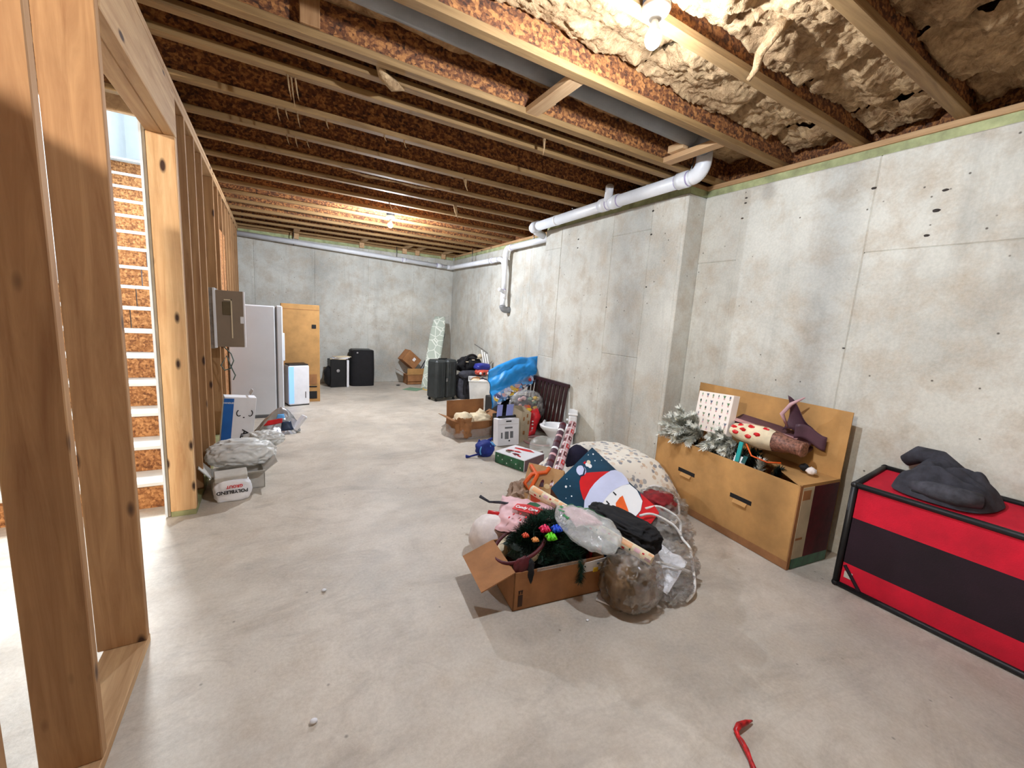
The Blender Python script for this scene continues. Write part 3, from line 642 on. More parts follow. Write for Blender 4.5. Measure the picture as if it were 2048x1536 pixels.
b.build('board_cover', IBM.m, t, smooth=True)
for s in (-.1, .1):
    b = MB(); b.tube([(2.78+s, 8.06-.3*s, .2), (3.05+s, 8.42-.3*s, .95), (3.1+s, 8.45, 1.1)], .011, 8); b.build('leg', STEEL, t, smooth=True)
# ------------------------------------------------------------------ heap by the far right wall
t = thing('black_backpack', 'black backpack slumped on the grey duffel bag', 'bag', (3.2, 7.0, .4))
b = MB(); b.blob((3.15, 6.98, .60), (.50, .32, .34), 8, .28, 1.8, 4, .9); b.build('backpack_body', BLACKF, t, smooth=True)
b = MB(); b.tube(arc((3.12, 6.86, .68), .14, 20, 200, (.95, .1, .3), (-.2, -.1, .9), 12), .02, 8); b.build('strap', BLACKF, t, smooth=True)
for dx in (0, .12, .22):
    b = MB(); b.box((3.0+dx, 6.805, .68+dx*.3), (3.05+dx, 6.815, .695+dx*.3)); b.build('reflective_strip', CREAM, t)
b = MB(); b.blob((3.32, 6.9, .78), (.10, .06, .09), 4, .2, 2, 3); b.build('pale_tag', CREAM, t, smooth=True)
t = thing('grey_duffel', 'dark grey duffel bag standing behind the white tub', 'bag', (3.05, 6.9, 0))
b = MB(); b.blob((3.10, 6.92, .22), (.46, .36, .50), 12, .10, 1.5, 4, .6, .003); b.build('duffel_body', GREYF, t, smooth=True)
b = MB(); b.blob((3.08, 6.78, .46), (.44, .22, .14), 3, .12, 1.6, 3, .7); b.build('top_roll', GREYF, t, smooth=True)
b = MB(); b.tube([(2.95, 6.72, .42), (2.93, 6.70, .25), (2.95, 6.72, .1)], .015, 6); b.build('strap', BLACKF, t)
t = thing('racing_toy', 'blue and red toy vehicle on top of the grey duffel', 'toy', (3.26, 6.6, .5))
b = MB(); b.blob((3.24, 6.62, .62), (.30, .2, .14), 5, .12, 2, 4, .7); b.build('blue_body', plain('toy_blue', (48, 56, 150), .3, .2, 8, 0), t, smooth=True)
b = MB(); b.blob((3.22, 6.56, .53), (.28, .16, .10), 9, .15, 2.4, 4, .7); b.build('red_base', plain('toy_red', (206, 88, 70), .4, .3, 14, 0), t, smooth=True)
for x in (3.15, 3.22, 3.30):
    b = MB(); b.blob((x, 6.485, .52), (.05, .03, .05), 2, .1, 2, 2); b.build('headlamp', [SNOW, BLACKP, SNOW][int((x-3.14)/.07) % 3], t, smooth=True)
t = thing('white_tub', 'pale translucent storage tub holding folded cloths', 'tub', (3.08, 6.35, 0))
T = fr((3.08, 6.36, 0), -24)
b = MB(); b.T = T
for k, (s, z) in enumerate(((.15, 0), )):
    b.add([(-.15, -.21, 0), (.15, -.21, 0), (.15, .21, 0), (-.15, .21, 0), (-.19, -.25, .44), (.19, -.25, .44), (.19, .25, .44), (-.19, .25, .44),
           (-.145, -.205, .01), (.145, -.205, .01), (.145, .205, .01), (-.145, .205, .01), (-.18, -.24, .44), (.18, -.24, .44), (.18, .24, .44), (-.18, .24, .44)],
          [(0, 3, 2, 1), (8, 9, 10, 11)]+[(i, (i+1) % 4, 4+(i+1) % 4, 4+i) for i in range(4)]+[(8+(i+1) % 4, 8+i, 12+i, 12+(i+1) % 4) for i in range(4)]+[(4+i, 4+(i+1) % 4, 12+(i+1) % 4, 12+i) for i in range(4)])
b.build('tub', PLASW, t)
b = MB(); b.T = T; b.tube([(-.19, -.25, .44), (.19, -.25, .44), (.19, .25, .44), (-.19, .25, .44)], .012, 6, closed=True); b.build('rim', PLASW, t)
for i, (x, y, s, m) in enumerate(((-.07, -.10, .17, CREAM), (.06, -.02, .15, NAVYF), (.05, -.16, .16, WHITEF), (-.06, .10, .18, CARDD))):
    tt = thing('folded_cloth', ['cream cloth on top in the white tub', 'purple cloth in the white tub', 'white cloth at the tub front edge', 'brown cloth at the back of the white tub'][i], 'cloth', tuple(T @ V((x, y, .36))), 'cloths in the white tub')
    b = MB(); b.T = T; b.blob((x, y, .38), (s, s*.9, .16), i+3, .2, 2, 4, .8); b.build('cloth', m, tt, smooth=True)
t = thing('folding_stand', 'three white rods of a folded stand leaning by the wall', 'stand', (3.35, 6.6, 0))
for k in range(3):
    b = MB(); b.tube([(3.36+.045*k, 6.60, .3), (3.22+.052*k, 6.64, .92-.035*k)], .011, 8); b.build('rod', CORD, t, smooth=True)
b = MB(); b.tube([(3.10, 6.70, 1.02), (3.25, 6.66, .93), (3.36, 6.66, .86)], .006, 6); b.build('wire', STEEL, t)
# big blue bag
t = thing('blue_toy_bag', 'big bright blue vinyl bag with clear window of printed toys', 'bag', (2.95, 5.0, .25))
Q = (None, V((.05, -.82, .55)).normalized())
BA, BB_, BC, BD = V((2.535, 4.80, .30)), V((3.20, 4.83, .63)), V((2.52, 5.0, .76)), V((3.40, 5.02, .955))
def bb(u, v):
    p = (BA*(1-u)+BB_*u)*(1-v)+(BC*(1-u)+BD*u)*v
    p.z += .085*math.sin(math.pi*u)*v*v
    e = max(0, math.sin(math.pi*min(1, max(0, u))))**.5*max(0, math.sin(math.pi*min(1, max(0, v))))**.5
    return p + Q[1]*(.15*e+.09*abs(noise.noise(V((u*3.2+v*1.5, v*2.6, 1))))+.03*abs(noise.noise(V((u*7, v*5-u*3, 3)))))
b = MB(); b.grid(bb, 44, 36); b.grid(lambda u, v: bb(u, v)-Q[1]*(.02+.24*max(0, math.sin(math.pi*u))**.5*max(0, math.sin(math.pi*v))**.5), 30, 24)
b.build('bag_back', BLUE, t, smooth=True)
for i in range(90):      # printed toys seen in the clear window: small flat discs along the lower border
    u = .03+.95*rnd.random(); v = .03+(.25-.06*math.sin(3*u))*rnd.random(); p = bb(u, v)+Q[1]*.008
    b = MB(); b.T = plane_fr(p, V((.72, .04, .33)), Q[1].cross(V((.72, .04, .33)))); r = .016+.024*rnd.random()
    b.slab([(r*math.cos(k*.9)*(.7+.6*rnd.random()), r*math.sin(k*.9)*(.7+.6*rnd.random()), .002) for k in range(7)], (0, 0, 1), .004)
    b.build('printed_toy', rnd.choice([SNOW, SKY, LAV, RED, SNOW, PINKP, YELLOW, LAV, SKY, COBALT]), t)
b = MB(); b.grid(lambda u, v: bb(u, v*.30)+Q[1]*.018+V((0, 0, .01*noise.noise(V((u*14, v*9, 2))))), 26, 10); b.build('clear_window', FILM, t, smooth=True)
b = MB(); b.grid(lambda u, v: bb(.88+.14*u, v)+Q[1]*.02+V((0, 0, .015*noise.noise(V((u*9, v*12, 2))))), 8, 22); b.build('clear_side', FILM, t, smooth=True)
t = thing('dark_support_box', 'dark box under the blue bag', 'box', (2.85, 5.05, 0))
b = MB(); b.T = fr((2.9, 5.06, 0), 5); b.box((-.26, -.16, 0), (.26, .18, .40)); b.build('box_body', BLACKP, t, bevel=.01)
# open brown box with cream cloth
t = thing('brown_open_box', 'sagging open brown carton with clear wrap around its foot', 'box', (2.2, 4.75, 0))
T = fr((2.22, 4.74, .004), 4)
carton(t, T, .56, .40, .20, CARDD, (('L', 70, .12), ('B', 4, .20), ('R', 60, .1)), name='box_body')
def wrap(u, v):
    a = math.pi*(.72+u*1.0); r = 1+.1*noise.noise(V((u*9, v*4, 7))); s = 1.22-.16*v
    return (2.2+.30*s*r*math.copysign(abs(math.cos(a))**.6, math.cos(a)), 4.74+.225*s*r*math.copysign(abs(math.sin(a))**.6, math.sin(a)), .006+.12*v*(1+.4*noise.noise(V((u*7, 2, 2)))))
b = MB(); b.shell(wrap, 40, 8, .002); b.build('plastic_wrap', FILMD, t, smooth=True)
def pap(u, v):
    return (1.90+.20*u+.03*noise.noise(V((u*5, v*5, 2))), 4.56-.06*u-.05*math.sin(3*u)*(1-v)-.03*noise.noise(V((u*7, v*3, 5))), .02+.24*v+.03*noise.noise(V((u*6, v*6, 1))))
b = MB(); b.shell(pap, 14, 12, .003); b.build('torn_flap', CARDD, t, smooth=True)
for i, (x, y, sx, sy, sz, sd) in enumerate(((2.08, 4.72, .24, .30, .22, 6), (2.30, 4.70, .30, .26, .20, 9), (2.36, 4.78, .16, .16, .24, 4))):
    tt = thing('cream_cloth', ['cream cloth bundle at the torn end of the sagging brown carton', 'wide cream cloth bundle in the middle of the sagging brown carton', 'peaked cream cloth bundle in the sagging brown carton'][i], 'cloth', (x, y, .1))
    b = MB(); b.blob((x, y, .17), (sx, sy, sz), sd, .22, 1.8, 4, .9); b.build('cloth', CREAM, tt, smooth=True)
t = thing('navy_flap_box', 'narrow dark box with two lilac flaps standing open', 'box', (2.42, 4.3, 0))
carton(t, fr((2.44, 4.30, 0), 0), .24, .16, .34, BLACKP, ())
for x, wd in ((2.335, .07), (2.475, .09)):
    b = MB(); b.T = fr((x, 4.235, .33), -4, 0, 6); b.box((-wd/2, 0, 0), (wd/2, .004, .15)); b.build('lilac_flap', LILAC, t)
t = thing('white_handle_box', 'white box with slot handle and printed label before the dark box', 'box', (2.41, 4.12, 0))
T = fr((2.41, 4.16, 0), -4, 0, -6)
b = MB(); b.T = T; b.box((-.14, -.07, 0), (.14, .07, .32)); b.build('box_body', WHITEC, t, bevel=.004)
for (x0, z0, x1, z1, m, n) in ((-.035, .285, .035, .30, INK, 'handle_slot'), (-.05, .205, .05, .225, SEAL, 'handle_slot'), (-.1, .09, -.08, .16, SEAL, 'printed_mark'), (-.05, .08, .0, .17, SEAL, 'printed_mark'), (.02, .09, .06, .17, SEAL, 'printed_mark'), (.0, .05, .02, .065, INK, 'printed_mark'), (-.13, .255, .13, .258, CARDG, 'fold_line')):
    b = MB(); b.T = T; b.box((x0, -.0725, z0), (x1, -.069, z1)); b.build(n, m, t)
t = thing('tan_carton', 'tan open topped drinks carton with punched holes', 'box', (2.66, 4.25, 0))
T = fr((2.66, 4.26, 0), 22)
b = MB(); b.T = T; b.add([(-.085, -.07, 0), (.085, -.07, 0), (.085, .07, 0), (-.085, .07, 0), (-.10, -.085, .40), (.10, -.085, .36), (.10, .085, .42), (-.10, .085, .44)],
    [(0, 3, 2, 1), (0, 1, 5, 4), (1, 2, 6, 5), (2, 3, 7, 6), (3, 0, 4, 7)]); b.build('box_body', TAN, t)
for x, z in ((-.05, .30), (.02, .33), (.05, .24), (-.03, .12)):
    b = MB(); b.T = T; b.box((x-.012, -.088, z-.022), (x+.012, -.074, z+.022)); b.build('punched_hole', CARDD, t)
t = thing('toy_bag', 'clear plastic bag full of small coloured toys against the slatted rail', 'bag', (2.9, 4.55, .2))
b = MB(); b.blob((2.90, 4.52, .36), (.46, .34, .42), 14, .3, 2.2, 5, .85, .12, True); b.build('clear_bag', FILM, t, smooth=True)
b = MB(); b.blob((2.88, 4.54, .34), (.36, .24, .32), 15, .2, 2.2, 4); b.build('dark_filling', NAVYF, t, smooth=True)
for i in range(24):
    a = rnd.random()*6.28; z = .24+.28*rnd.random(); r = .12+.03*rnd.random()
    p = (2.90+.15*math.cos(a)*(.6+.4*rnd.random()), 4.47-.08*abs(math.sin(a)), z); s = .03+.035*rnd.random()
    b = MB(); b.blob(p, (s*1.3, s, s), i, .2, 2, 2); b.build('toy', rnd.choice([YELLOW, PINKP, ROSE, CREAM, NAVY, RED, MINT, ROSE, COBALT, ORANGE]), t, smooth=True)
t = thing('red_plush', 'shiny red plush toy hanging below the clear toy bag', 'toy', (2.92, 4.42, 0))
b = MB(); b.tube([(2.93, 4.40, .36), (2.95, 4.40, .26), (2.93, 4.38, .15), (2.90, 4.36, .06), (2.80, 4.34, .035)], [.06, .095, .06, .055, .03], 12)
b.build('plush_body', plain('red_satin', (214, 44, 52), .35, .25, 16, .4), t, smooth=True)
b = MB(); b.blob((2.83, 4.36, .36), (.10, .05, .05), 3, .1, 2, 3); b.build('yellow_beak', YELLOW, t, smooth=True)
for z in (.12, .17, .21):
    b = MB(); b.blob((2.885, 4.325, z), (.03, .02, .022), 3, .1, 2, 2); b.build('white_button', SNOW, t, smooth=True)
t = thing('slatted_rail', 'dark espresso slatted crib rail leaning against the concrete wall', 'rail', (3.1, 4.4, 0))
def rl(a, z): return V((3.05+.11*z+.02, 4.92-.90*a, z))
for z, h in ((.70, .045), (.04, .05)):
    b = MB(); p, q = rl(-.02, z), rl(1.03, z); b.add([p+V((0, 0, 0)), q, q+V((.035, 0, 0)), p+V((.035, 0, 0)), p+V((.005, 0, h)), q+V((.005, 0, h)), q+V((.04, 0, h)), p+V((.04, 0, h))], [(0, 3, 2, 1), (4, 5, 6, 7), (0, 1, 5, 4), (1, 2, 6, 5), (2, 3, 7, 6), (3, 0, 4, 7)]); b.build('cross_rail', ESPR, t, bevel=.004)
for k in range(11):
    a = .03+.094*k; b = MB(); p, q = rl(a, .088), rl(a, .70); d = V((0, -.045, 0)); e = V((.02, 0, 0))
    b.add([p, p+d, p+d+e, p+e, q, q+d, q+d+e, q+e], [(0, 3, 2, 1), (4, 5, 6, 7), (0, 1, 5, 4), (1, 2, 6, 5), (2, 3, 7, 6), (3, 0, 4, 7)]); b.build('slat', ESPR, t, bevel=.003)
t = thing('potty_chair', 'small white plastic toilet for toddlers by the wall', 'potty', (3.05, 3.92, 0))
PT = Matrix.Translation((3.09, 3.83, 0)) @ Matrix.Rotation(R(-40), 4, 'Z') @ Matrix.Translation((-3.10, -3.92, 0))
b = MB(); b.T = PT
def bowl(u, v):
    a = 2*math.pi*u; prof = [(.085, 0), (.09, .05), (.075, .10), (.12, .17), (.16, .22), (.168, .25), (.15, .262), (.12, .25), (.10, .19), (.02, .17)]
    i = v*9; k = min(int(i), 8); fr_ = i-k; r = prof[k][0]*(1-fr_)+prof[k+1][0]*fr_; z = prof[k][1]*(1-fr_)+prof[k+1][1]*fr_
    return (2.95+1.25*r*math.cos(a), 3.92+r*math.sin(a), z)
b.grid(bowl, 33, 28); b.build('bowl', CERAM, t, smooth=True)
b = MB(); b.T = PT; b.box((3.05, 3.85, 0), (3.16, 4.0, .20)); b.build('pedestal', CERAM, t, bevel=.02)
b = MB(); b.T = PT; b.box((3.09, 3.80, .20), (3.185, 4.06, .42)); b.build('tank', CERAM, t, bevel=.018)
b = MB(); b.T = PT; b.box((3.08, 3.79, .42), (3.193, 4.07, .45)); b.build('tank_lid', CERAM, t, bevel=.01)
b = MB(); b.T = PT; b.box((2.78, 3.86, .255), (2.81, 3.98, .30)); b.build('splash_guard', CERAM, t, bevel=.012)
b = MB(); b.T = PT; b.tube([(3.085, 3.84, .36), (3.06, 3.84, .36)], .012, 8); b.build('flush_lever', CERAM, t)
t = thing('dome_tray', 'round clear plastic dome lid lying before the toddler potty', 'lid', (2.55, 3.58, 0))
b = MB(); b.T = fr((2.55, 3.58, .10), 0, 0, 38); b.lathe([(.16, 0), (.165, .01), (.15, .06), (.11, .11), (.05, .135), (.001, .14)], 28); b.build('dome', FILMB, t, smooth=True)
t = thing('pink_hoop', 'thin pinkish brown hoop lying at the foot of the slatted rail', 'hoop', (3.0, 4.3, 0))
b = MB(); b.tube(arc((2.88, 4.12, .012), .2, 0, 360, (1, 0, 0), (0, 1, 0), 28)[:-1], .012, 8, closed=True); b.build('hoop', ROSE, t, smooth=True)
# ------------------------------------------------------------------ electrical panel on the studs
t = thing('electrical_panel', 'brown electrical panel with its door swung open from the studs', 'panel', (-.45, 5.05, 1.3))
b = MB(); b.box((-.62, 5.06, 1.02), (-.502, 5.36, 1.62)); b.build('panel_can', STEEL, t, bevel=.004)
b = MB(); b.box((-.505, 5.03, 1.04), (-.255, 5.045, 1.60)); edoor = b.build('door', BROWNM, t, bevel=.004)
b = MB(); b.box((-.512, 5.026, 1.03), (-.488, 5.05, 1.62)); b.build('door_edge', WHITEC, edoor, bevel=.003)
b = MB(); b.box((-.262, 5.026, 1.04), (-.246, 5.05, 1.60)); b.build('door_edge', WHITEC, edoor, bevel=.003)
b = MB(); b.box((-.435, 5.021, 1.36), (-.365, 5.032, 1.49)); b.build('rating_label', plain('olive_label', (96, 82, 56), .6), edoor, bevel=.003)
b = MB(); b.box((-.365, 5.02, 1.13), (-.355, 5.032, 1.515)); b.box((-.42, 5.02, 1.505), (-.355, 5.032, 1.515)); b.build('latch_slot', CREAM, edoor)
b = MB(); b.box((-.29, 5.02, 1.28), (-.262, 5.032, 1.35)); b.build('latch', WHITEC, edoor, bevel=.003)
t = thing('loose_cable', 'thin grey-green loose cable hanging under the electrical panel', 'cable', (-.44, 5.1, .9))
CABG = plain('grey_cable', (84, 104, 98), .5)
b = MB(); b.tube([(-.44, 5.06, 1.04), (-.38, 5.04, .97), (-.36, 5.03, .90), (-.39, 5.03, .82), (-.44, 5.04, .80), (-.47, 5.05, .85), (-.42, 5.05, .95), (-.37, 5.03, .80), (-.35, 5.03, .75), (-.37, 5.04, .70)], .006, 6); b.build('cable', CABG, t, smooth=True)

# ------------------------------------------------------------------ middle heap, back to front
def needles(b, pts, n, ln, w, ang=.9, seed=0, m=0):
    r = random.Random(seed); pts = [V(p) for p in pts]; k = len(pts)-1
    for i in range(n):
        s = r.random()*k; j = min(int(s), k-1); p = pts[j].lerp(pts[j+1], s-j); d = (pts[j+1]-pts[j]).normalized()
        o = d.orthogonal().normalized(); o = Matrix.Rotation(r.random()*6.283, 3, d) @ o
        q = (d*math.cos(ang)+o*math.sin(ang)).normalized(); l = ln*(.7+.6*r.random()); sd = q.cross(d).normalized()*w
        b.add([p-sd, p+sd, p+q*l*.7+sd*.8, p+q*l, p+q*l*.7-sd*.8], [(0, 1, 2, 3, 4)], m)
t = thing('small_carton', 'brown carton half hidden under the speckled cloth', 'box', (2.6, 2.45, 0))
b = MB(); b.T = fr((2.62, 2.50, 0), -8); b.box((-.24, -.2, 0), (.24, .22, .33)); b.build('carton', CARD, t, bevel=.004)
t = thing('speckled_cover', 'white speckled board cover draped over a brown carton', 'cloth', (2.5, 2.55, .2))
def drp(u, v):
    x = -1+2*u; y = -1+2*v; px = 2.50+.50*x; py = 2.56+.46*y
    rr = max(abs(x), abs(y))*.6+.4*math.hypot(x, y)/1.2
    z = .43-.02*rr-.30*max(0, rr-.55)**1.25/.35**1.25*.62
    z += .014*noise.noise(V((u*5, v*5, 3)))+.01*noise.noise(V((u*11, v*11, 8)))
    if x > .6: px = 2.80+.13*math.sin((x-.6)*3.6); z -= .10*(x-.6)/.4
    return (min(px, 2.93), py-.10*max(0, x)*1.0, max(.07, z))
b = MB(); b.shell(drp, 40, 36, .006); b.build('cover', TERR, t, smooth=True)
b = MB(); b.tube([V(drp(1, i/14))+V((.004, 0, .003)) for i in range(15)], .008, 6); b.build('edge_cord', CORD, t, smooth=True)
t = thing('navy_pouch', 'dark navy cloth pouch tucked between the pink roll and the speckled cover', 'pouch', (2.2, 2.62, .3))
b = MB(); b.blob((2.20, 2.58, .36), (.22, .20, .26), 4, .1, 1.6, 4); b.build('pouch', NAVYF, t, smooth=True)
t = thing('gift_bag', 'green and white gift bag lying flat with a red reindeer print', 'gift bag', (2.22, 3.54, 0))
T = fr((2.22, 3.53, .004), 21)
b = MB(); b.T = T; b.box((-.17, -.195, 0), (.17, .195, .12)); b.build('bag_body', WHITEC, t, bevel=.004)
b = MB(); b.T = T; b.box((-.1735, -.19, .002), (-.170, .19, .112)); b.build('green_side', GREEN, t)
b = MB(); b.T = T; b.box((-.166, -.1985, .004), (.166, -.195, .114)); b.build('gusset', plain('mauve_paper', (120, 92, 96), .6), t)
for i in range(9):
    b = MB(); b.T = T; a = i*.7; b.slab([(-.06+.05*math.cos(a)+.03*math.cos(k*1.3+i)*.8, .02+.09*math.sin(a*1.7)+.045*math.sin(k*1.3), .1225) for k in range(5)], (0, 0, 1), .002); b.build('print', [RED, RED, BROWNM, MAROON][i % 4], t)
b = MB(); b.T = T; b.slab([(.06, .12, .1225), (.09, .13, .1225), (.14, -.04, .1225), (.10, -.12, .1225), (.07, -.03, .1225)], (0, 0, 1), .002); b.build('print', RED, t)
b = MB(); b.T = T; b.tube([(.17, -.12, .10), (.23, -.13, .11), (.26, -.12, .05), (.24, -.1, .01)], .009, 8); b.build('ribbon_handle', MAROON, t, smooth=True)
for i in range(6):
    b = MB(); b.T = T; b.lathe([(.001, 0), (.006+.003*(i % 2), 0), (.001, .001)], 8, o=(0, 0, 0)); b.T = Matrix()
    b2 = MB(); b2.T = T @ fr((-.1738, -.15+.06*i, .03+.05*((i*7) % 3)/2), 0, -90, 0); b2.lathe([(.001, 0), (.007, 0), (.001, .001)], 8); b2.build('snow_dot', SNOW, t)
t = thing('blue_cloth_hat', 'small cobalt blue soft hat with pale blue stripes and one loose strap', 'hat', (1.97, 3.86, 0))
b = MB(); b.blob((1.98, 3.87, .085), (.20, .18, .17), 17, .14, 1.6, 4, .8, .003); b.build('hat_body', COBALT, t, smooth=True)
b = MB(); b.tube([(1.92, 3.82, .04), (1.86, 3.84, .035), (1.80, 3.87, .012), (1.76, 3.88, .012)], [.012, .01, .01, .022], 8); b.build('strap', COBALT, t, smooth=True)
for k in range(3):
    b = MB(); b.tube(arc((1.975, 3.80+.006*k, .09), .088-.008*k, 150+8*k, 215, (1, 0, 0), (0, -.1, 1), 7), .0055, 6); b.build('stripe', SKY, t, smooth=True)
for k in range(3):
    b = MB(); b.tube([(2.0+.02*k, 3.83, .165), (2.01+.03*k, 3.80, .14-.02*abs(k-1))], .008, 6); b.build('stripe', SKY, t, smooth=True)
b = MB(); b.tube([(2.04, 3.9, .15), (2.08, 3.90, .19)], [.03, .006], 8); b.build('ear', COBALT, t, smooth=True)
b = MB(); b.tube([(1.93, 3.9, .14), (1.92, 3.91, .18)], [.03, .006], 8); b.build('ear', COBALT, t, smooth=True)

def giftwrap(name, a, bb, stripes, label, base, cat='wrapping roll', r=.026):
    t = thing(name, label, cat, tuple((V(a)+V(bb))/2)); a = V(a); bb = V(bb); d = (bb-a).normalized()
    b = MB(); b.tube([a, bb], r, 20); b.build('roll', base, t, smooth=False)
    b = MB(); b.tube([a-d*.002, a+d*.012], r*.72, 16); b.build('core', CARD, t)
    o = V((0, 0, 1.5))-(a+bb)/2; o = (o-d*o.dot(d)).normalized(); q = d.cross(o)
    for (s0, s1, a0, a1, m) in stripes:
        L = (bb-a).length; ps = []
        for i in range(7): th = R(a0+(a1-a0)*i/6); ps.append(math.cos(th)*o+math.sin(th)*q)
        b = MB(); vs = [a+d*(L*s0)+p*(r+.0012) for p in ps]+[a+d*(L*s1)+p*(r+.0012) for p in ps]
        b.add(vs, [(i, i+1, 8+i, 7+i) for i in range(6)]); b.build('print', m, t)
    return t
prs = []
for k in range(8):
    prs += [(.02+.122*k, .075+.122*k, -62, -8, RED if k % 2 else MAROON), (.08+.122*k, .125+.122*k, -60, -12, PINKP), (.03+.122*k, .06+.122*k, -48, -24, PINKP), (.118+.122*k, .128+.122*k, -65, 90, SNOW), (.05+.122*k, .10+.122*k, 22, 60, MAROON)]
prs += [(0, 1, 2, 9, SNOW), (0, 1, -72, -66, SNOW)]
giftwrap('pink_wrap_roll', (2.33, 2.84, .60), (1.80, 2.37, .25), prs, 'pink and red patterned gift wrap roll standing up out of the heap', ROSE, r=.036)
giftwrap('pink_wrap_roll', (2.27, 2.90, .585), (1.74, 2.42, .24), [(.02+.1*k, .05+.1*k, -60, 80, [MAROON, SNOW, PINKP][k % 3]) for k in range(10)], 'rose and cream gift wrap roll behind the pink and red one', PLUM, r=.03)
# crushed carton that carries the snowman bag
t = thing('crushed_carton', 'flattened brown carton under the snowman bag', 'box', (1.95, 2.0, 0))
b = MB(); b.T = fr((1.96, 2.06, 0), 18); b.box((-.2, -.22, 0), (.22, .22, .15)); b.build('carton', CARDD, t, bevel=.01)
t = thing('brown_tissue', 'crumpled brown tissue paper spilling on the floor', 'paper', (1.62, 2.55, 0))
b = MB(); b.blob((1.66, 2.54, .13), (.26, .30, .27), 31, .45, 2.2, 4, 1, .003, True); b.build('tissue', TISSUE, t)
t = thing('kraft_gift_bag', 'kraft paper gift bag with an orange ribbon bow', 'gift bag', (1.75, 2.42, .1))
KQ = quad_uv((1.78, 2.68, .36), (1.93, 2.40, .37), (1.56, 2.44, .17)); fk, kn = KQ
b = MB(); b.slab([fk(0, 0), fk(1, 0), fk(1, 1.5), fk(0, 1.5)], kn, .13); b.build('bag_body', KRAFT, t, bevel=.004)
b = MB(); b.tube([fk(.1, .1, .01), fk(.35, .35, .03), fk(.22, .75, .02), fk(.05, .6, .02), fk(.2, .35, .03), fk(.55, .2, .02), fk(.6, .05, .01)], .016, 8); b.build('ribbon_bow', ORANGE, t, smooth=True)
b = MB(); b.shell(lambda u, v: fk(.25+.25*u+.05*v, .6+.45*v, .01+.012*math.sin(6*v)), 4, 8, .002); b.build('ribbon_tail', plain('rust_ribbon', (176, 60, 34), .5), t)
for u, v in ((.62, .5), (.75, .75)): print_poly(t, KQ, disc((u, v), .08, .06), .001, plain('pale_gold', (222, 190, 140), .6), 'print_dot')

# snowman gift bag
t = thing('snowman_gift_bag', 'large glossy dark teal gift bag with snowman in red hat', 'gift bag', (1.95, 2.0, .2))
SQ = quad_uv((1.72, 2.26, .30), (2.24, 2.42, .47), (1.67, 1.62, .10)); fs_, sn = SQ
b = MB(); b.slab([fs_(u, v) for u, v in ((.0, -.03), (1.04, -.09), (1.12, .9), (1.1, 1.1), (0, 1.05))], sn, .10); b.build('bag_body', plain('brown_gusset', (96, 52, 44), .5, .2), t)
print_poly(t, SQ, [(.0, -.03), (1.04, -.09), (1.12, .9), (1.1, 1.1), (0, 1.05)], .0015, TEAL, 'night_sky')
print_poly(t, SQ, [(.53, .12), (.62, .13), (.71, .18), (.91, .30), (1.0, .36), (.76, .33), (.53, .36), (.31, .42), (.31, .35), (.37, .24), (.44, .16)], .003, RED, 'red_hat')
print_poly(t, SQ, [(.99, .345), (1.06, .38), (1.11, .47), (1.10, .57), (1.07, .63), (.95, .58), (.82, .55), (.69, .54), (.58, .545), (.51, .56), (.44, .60), (.36, .58), (.27, .57), (.22, .50), (.23, .44), (.31, .38), (.49, .33), (.62, .315), (.76, .315), (.9, .33)], .0065, LAV, 'hat_brim')
print_poly(t, SQ, [(1.07, .635), (1.09, .75), (1.03, .88), (.90, .93), (.78, .93), (.68, .86), (.55, .75), (.46, .62), (.51, .555), (.58, .54), (.69, .535), (.82, .545), (.95, .575)], .005, SNOW, 'face')
print_poly(t, SQ, [(.84, .67), (.78, .66), (.67, .67), (.62, .71), (.64, .78), (.71, .88), (.75, .82)], .0085, ORANGE, 'carrot_nose')
print_poly(t, SQ, [(1.10, .80), (1.13, 1.0), (1.1, 1.1), (.80, 1.1), (.70, .96), (.78, .935), (.90, .935), (1.03, .885)], .0035, RED, 'scarf')
for u, v in ((.76, .585), (.575, .60)): print_poly(t, SQ, [(u-.012, v-.025), (u+.008, v-.028), (u+.012, v+.025), (u-.008, v+.028)], .0085, INK, 'eye')
print_poly(t, SQ, disc((.585, .065), .085, .075), .0045, LAV, 'pompom')
print_poly(t, SQ, [(.50, .10), (.56, .12), (.64, .08), (.665, .01), (.675, .02), (.65, .10), (.57, .145), (.49, .12)], .006, NAVY, 'pompom_shadow')
for (u, v, m) in ((.74, .06, SNOW), (.79, .045, CREAM), (.76, .10, SNOW)): print_poly(t, SQ, disc((u, v), .035, .03), .004, m, 'small_bird')
print_poly(t, SQ, [(.70, .0), (.76, .0), (.74, .03), (.71, .03)], .0045, RED, 'small_hat')
for u, v, s in ((.21, .09, .018), (.19, .23, .011), (.27, .12, .01), (.96, 0, .014), (.88, -.04, .009), (.9, .09, .01), (.12, .4, .009), (.1, .2, .007), (.3, .02, .008), (.15, .6, .009), (1.0, .15, .008)): print_poly(t, SQ, disc((u, v), s, s*.9, 8), .003, SNOW, 'star')
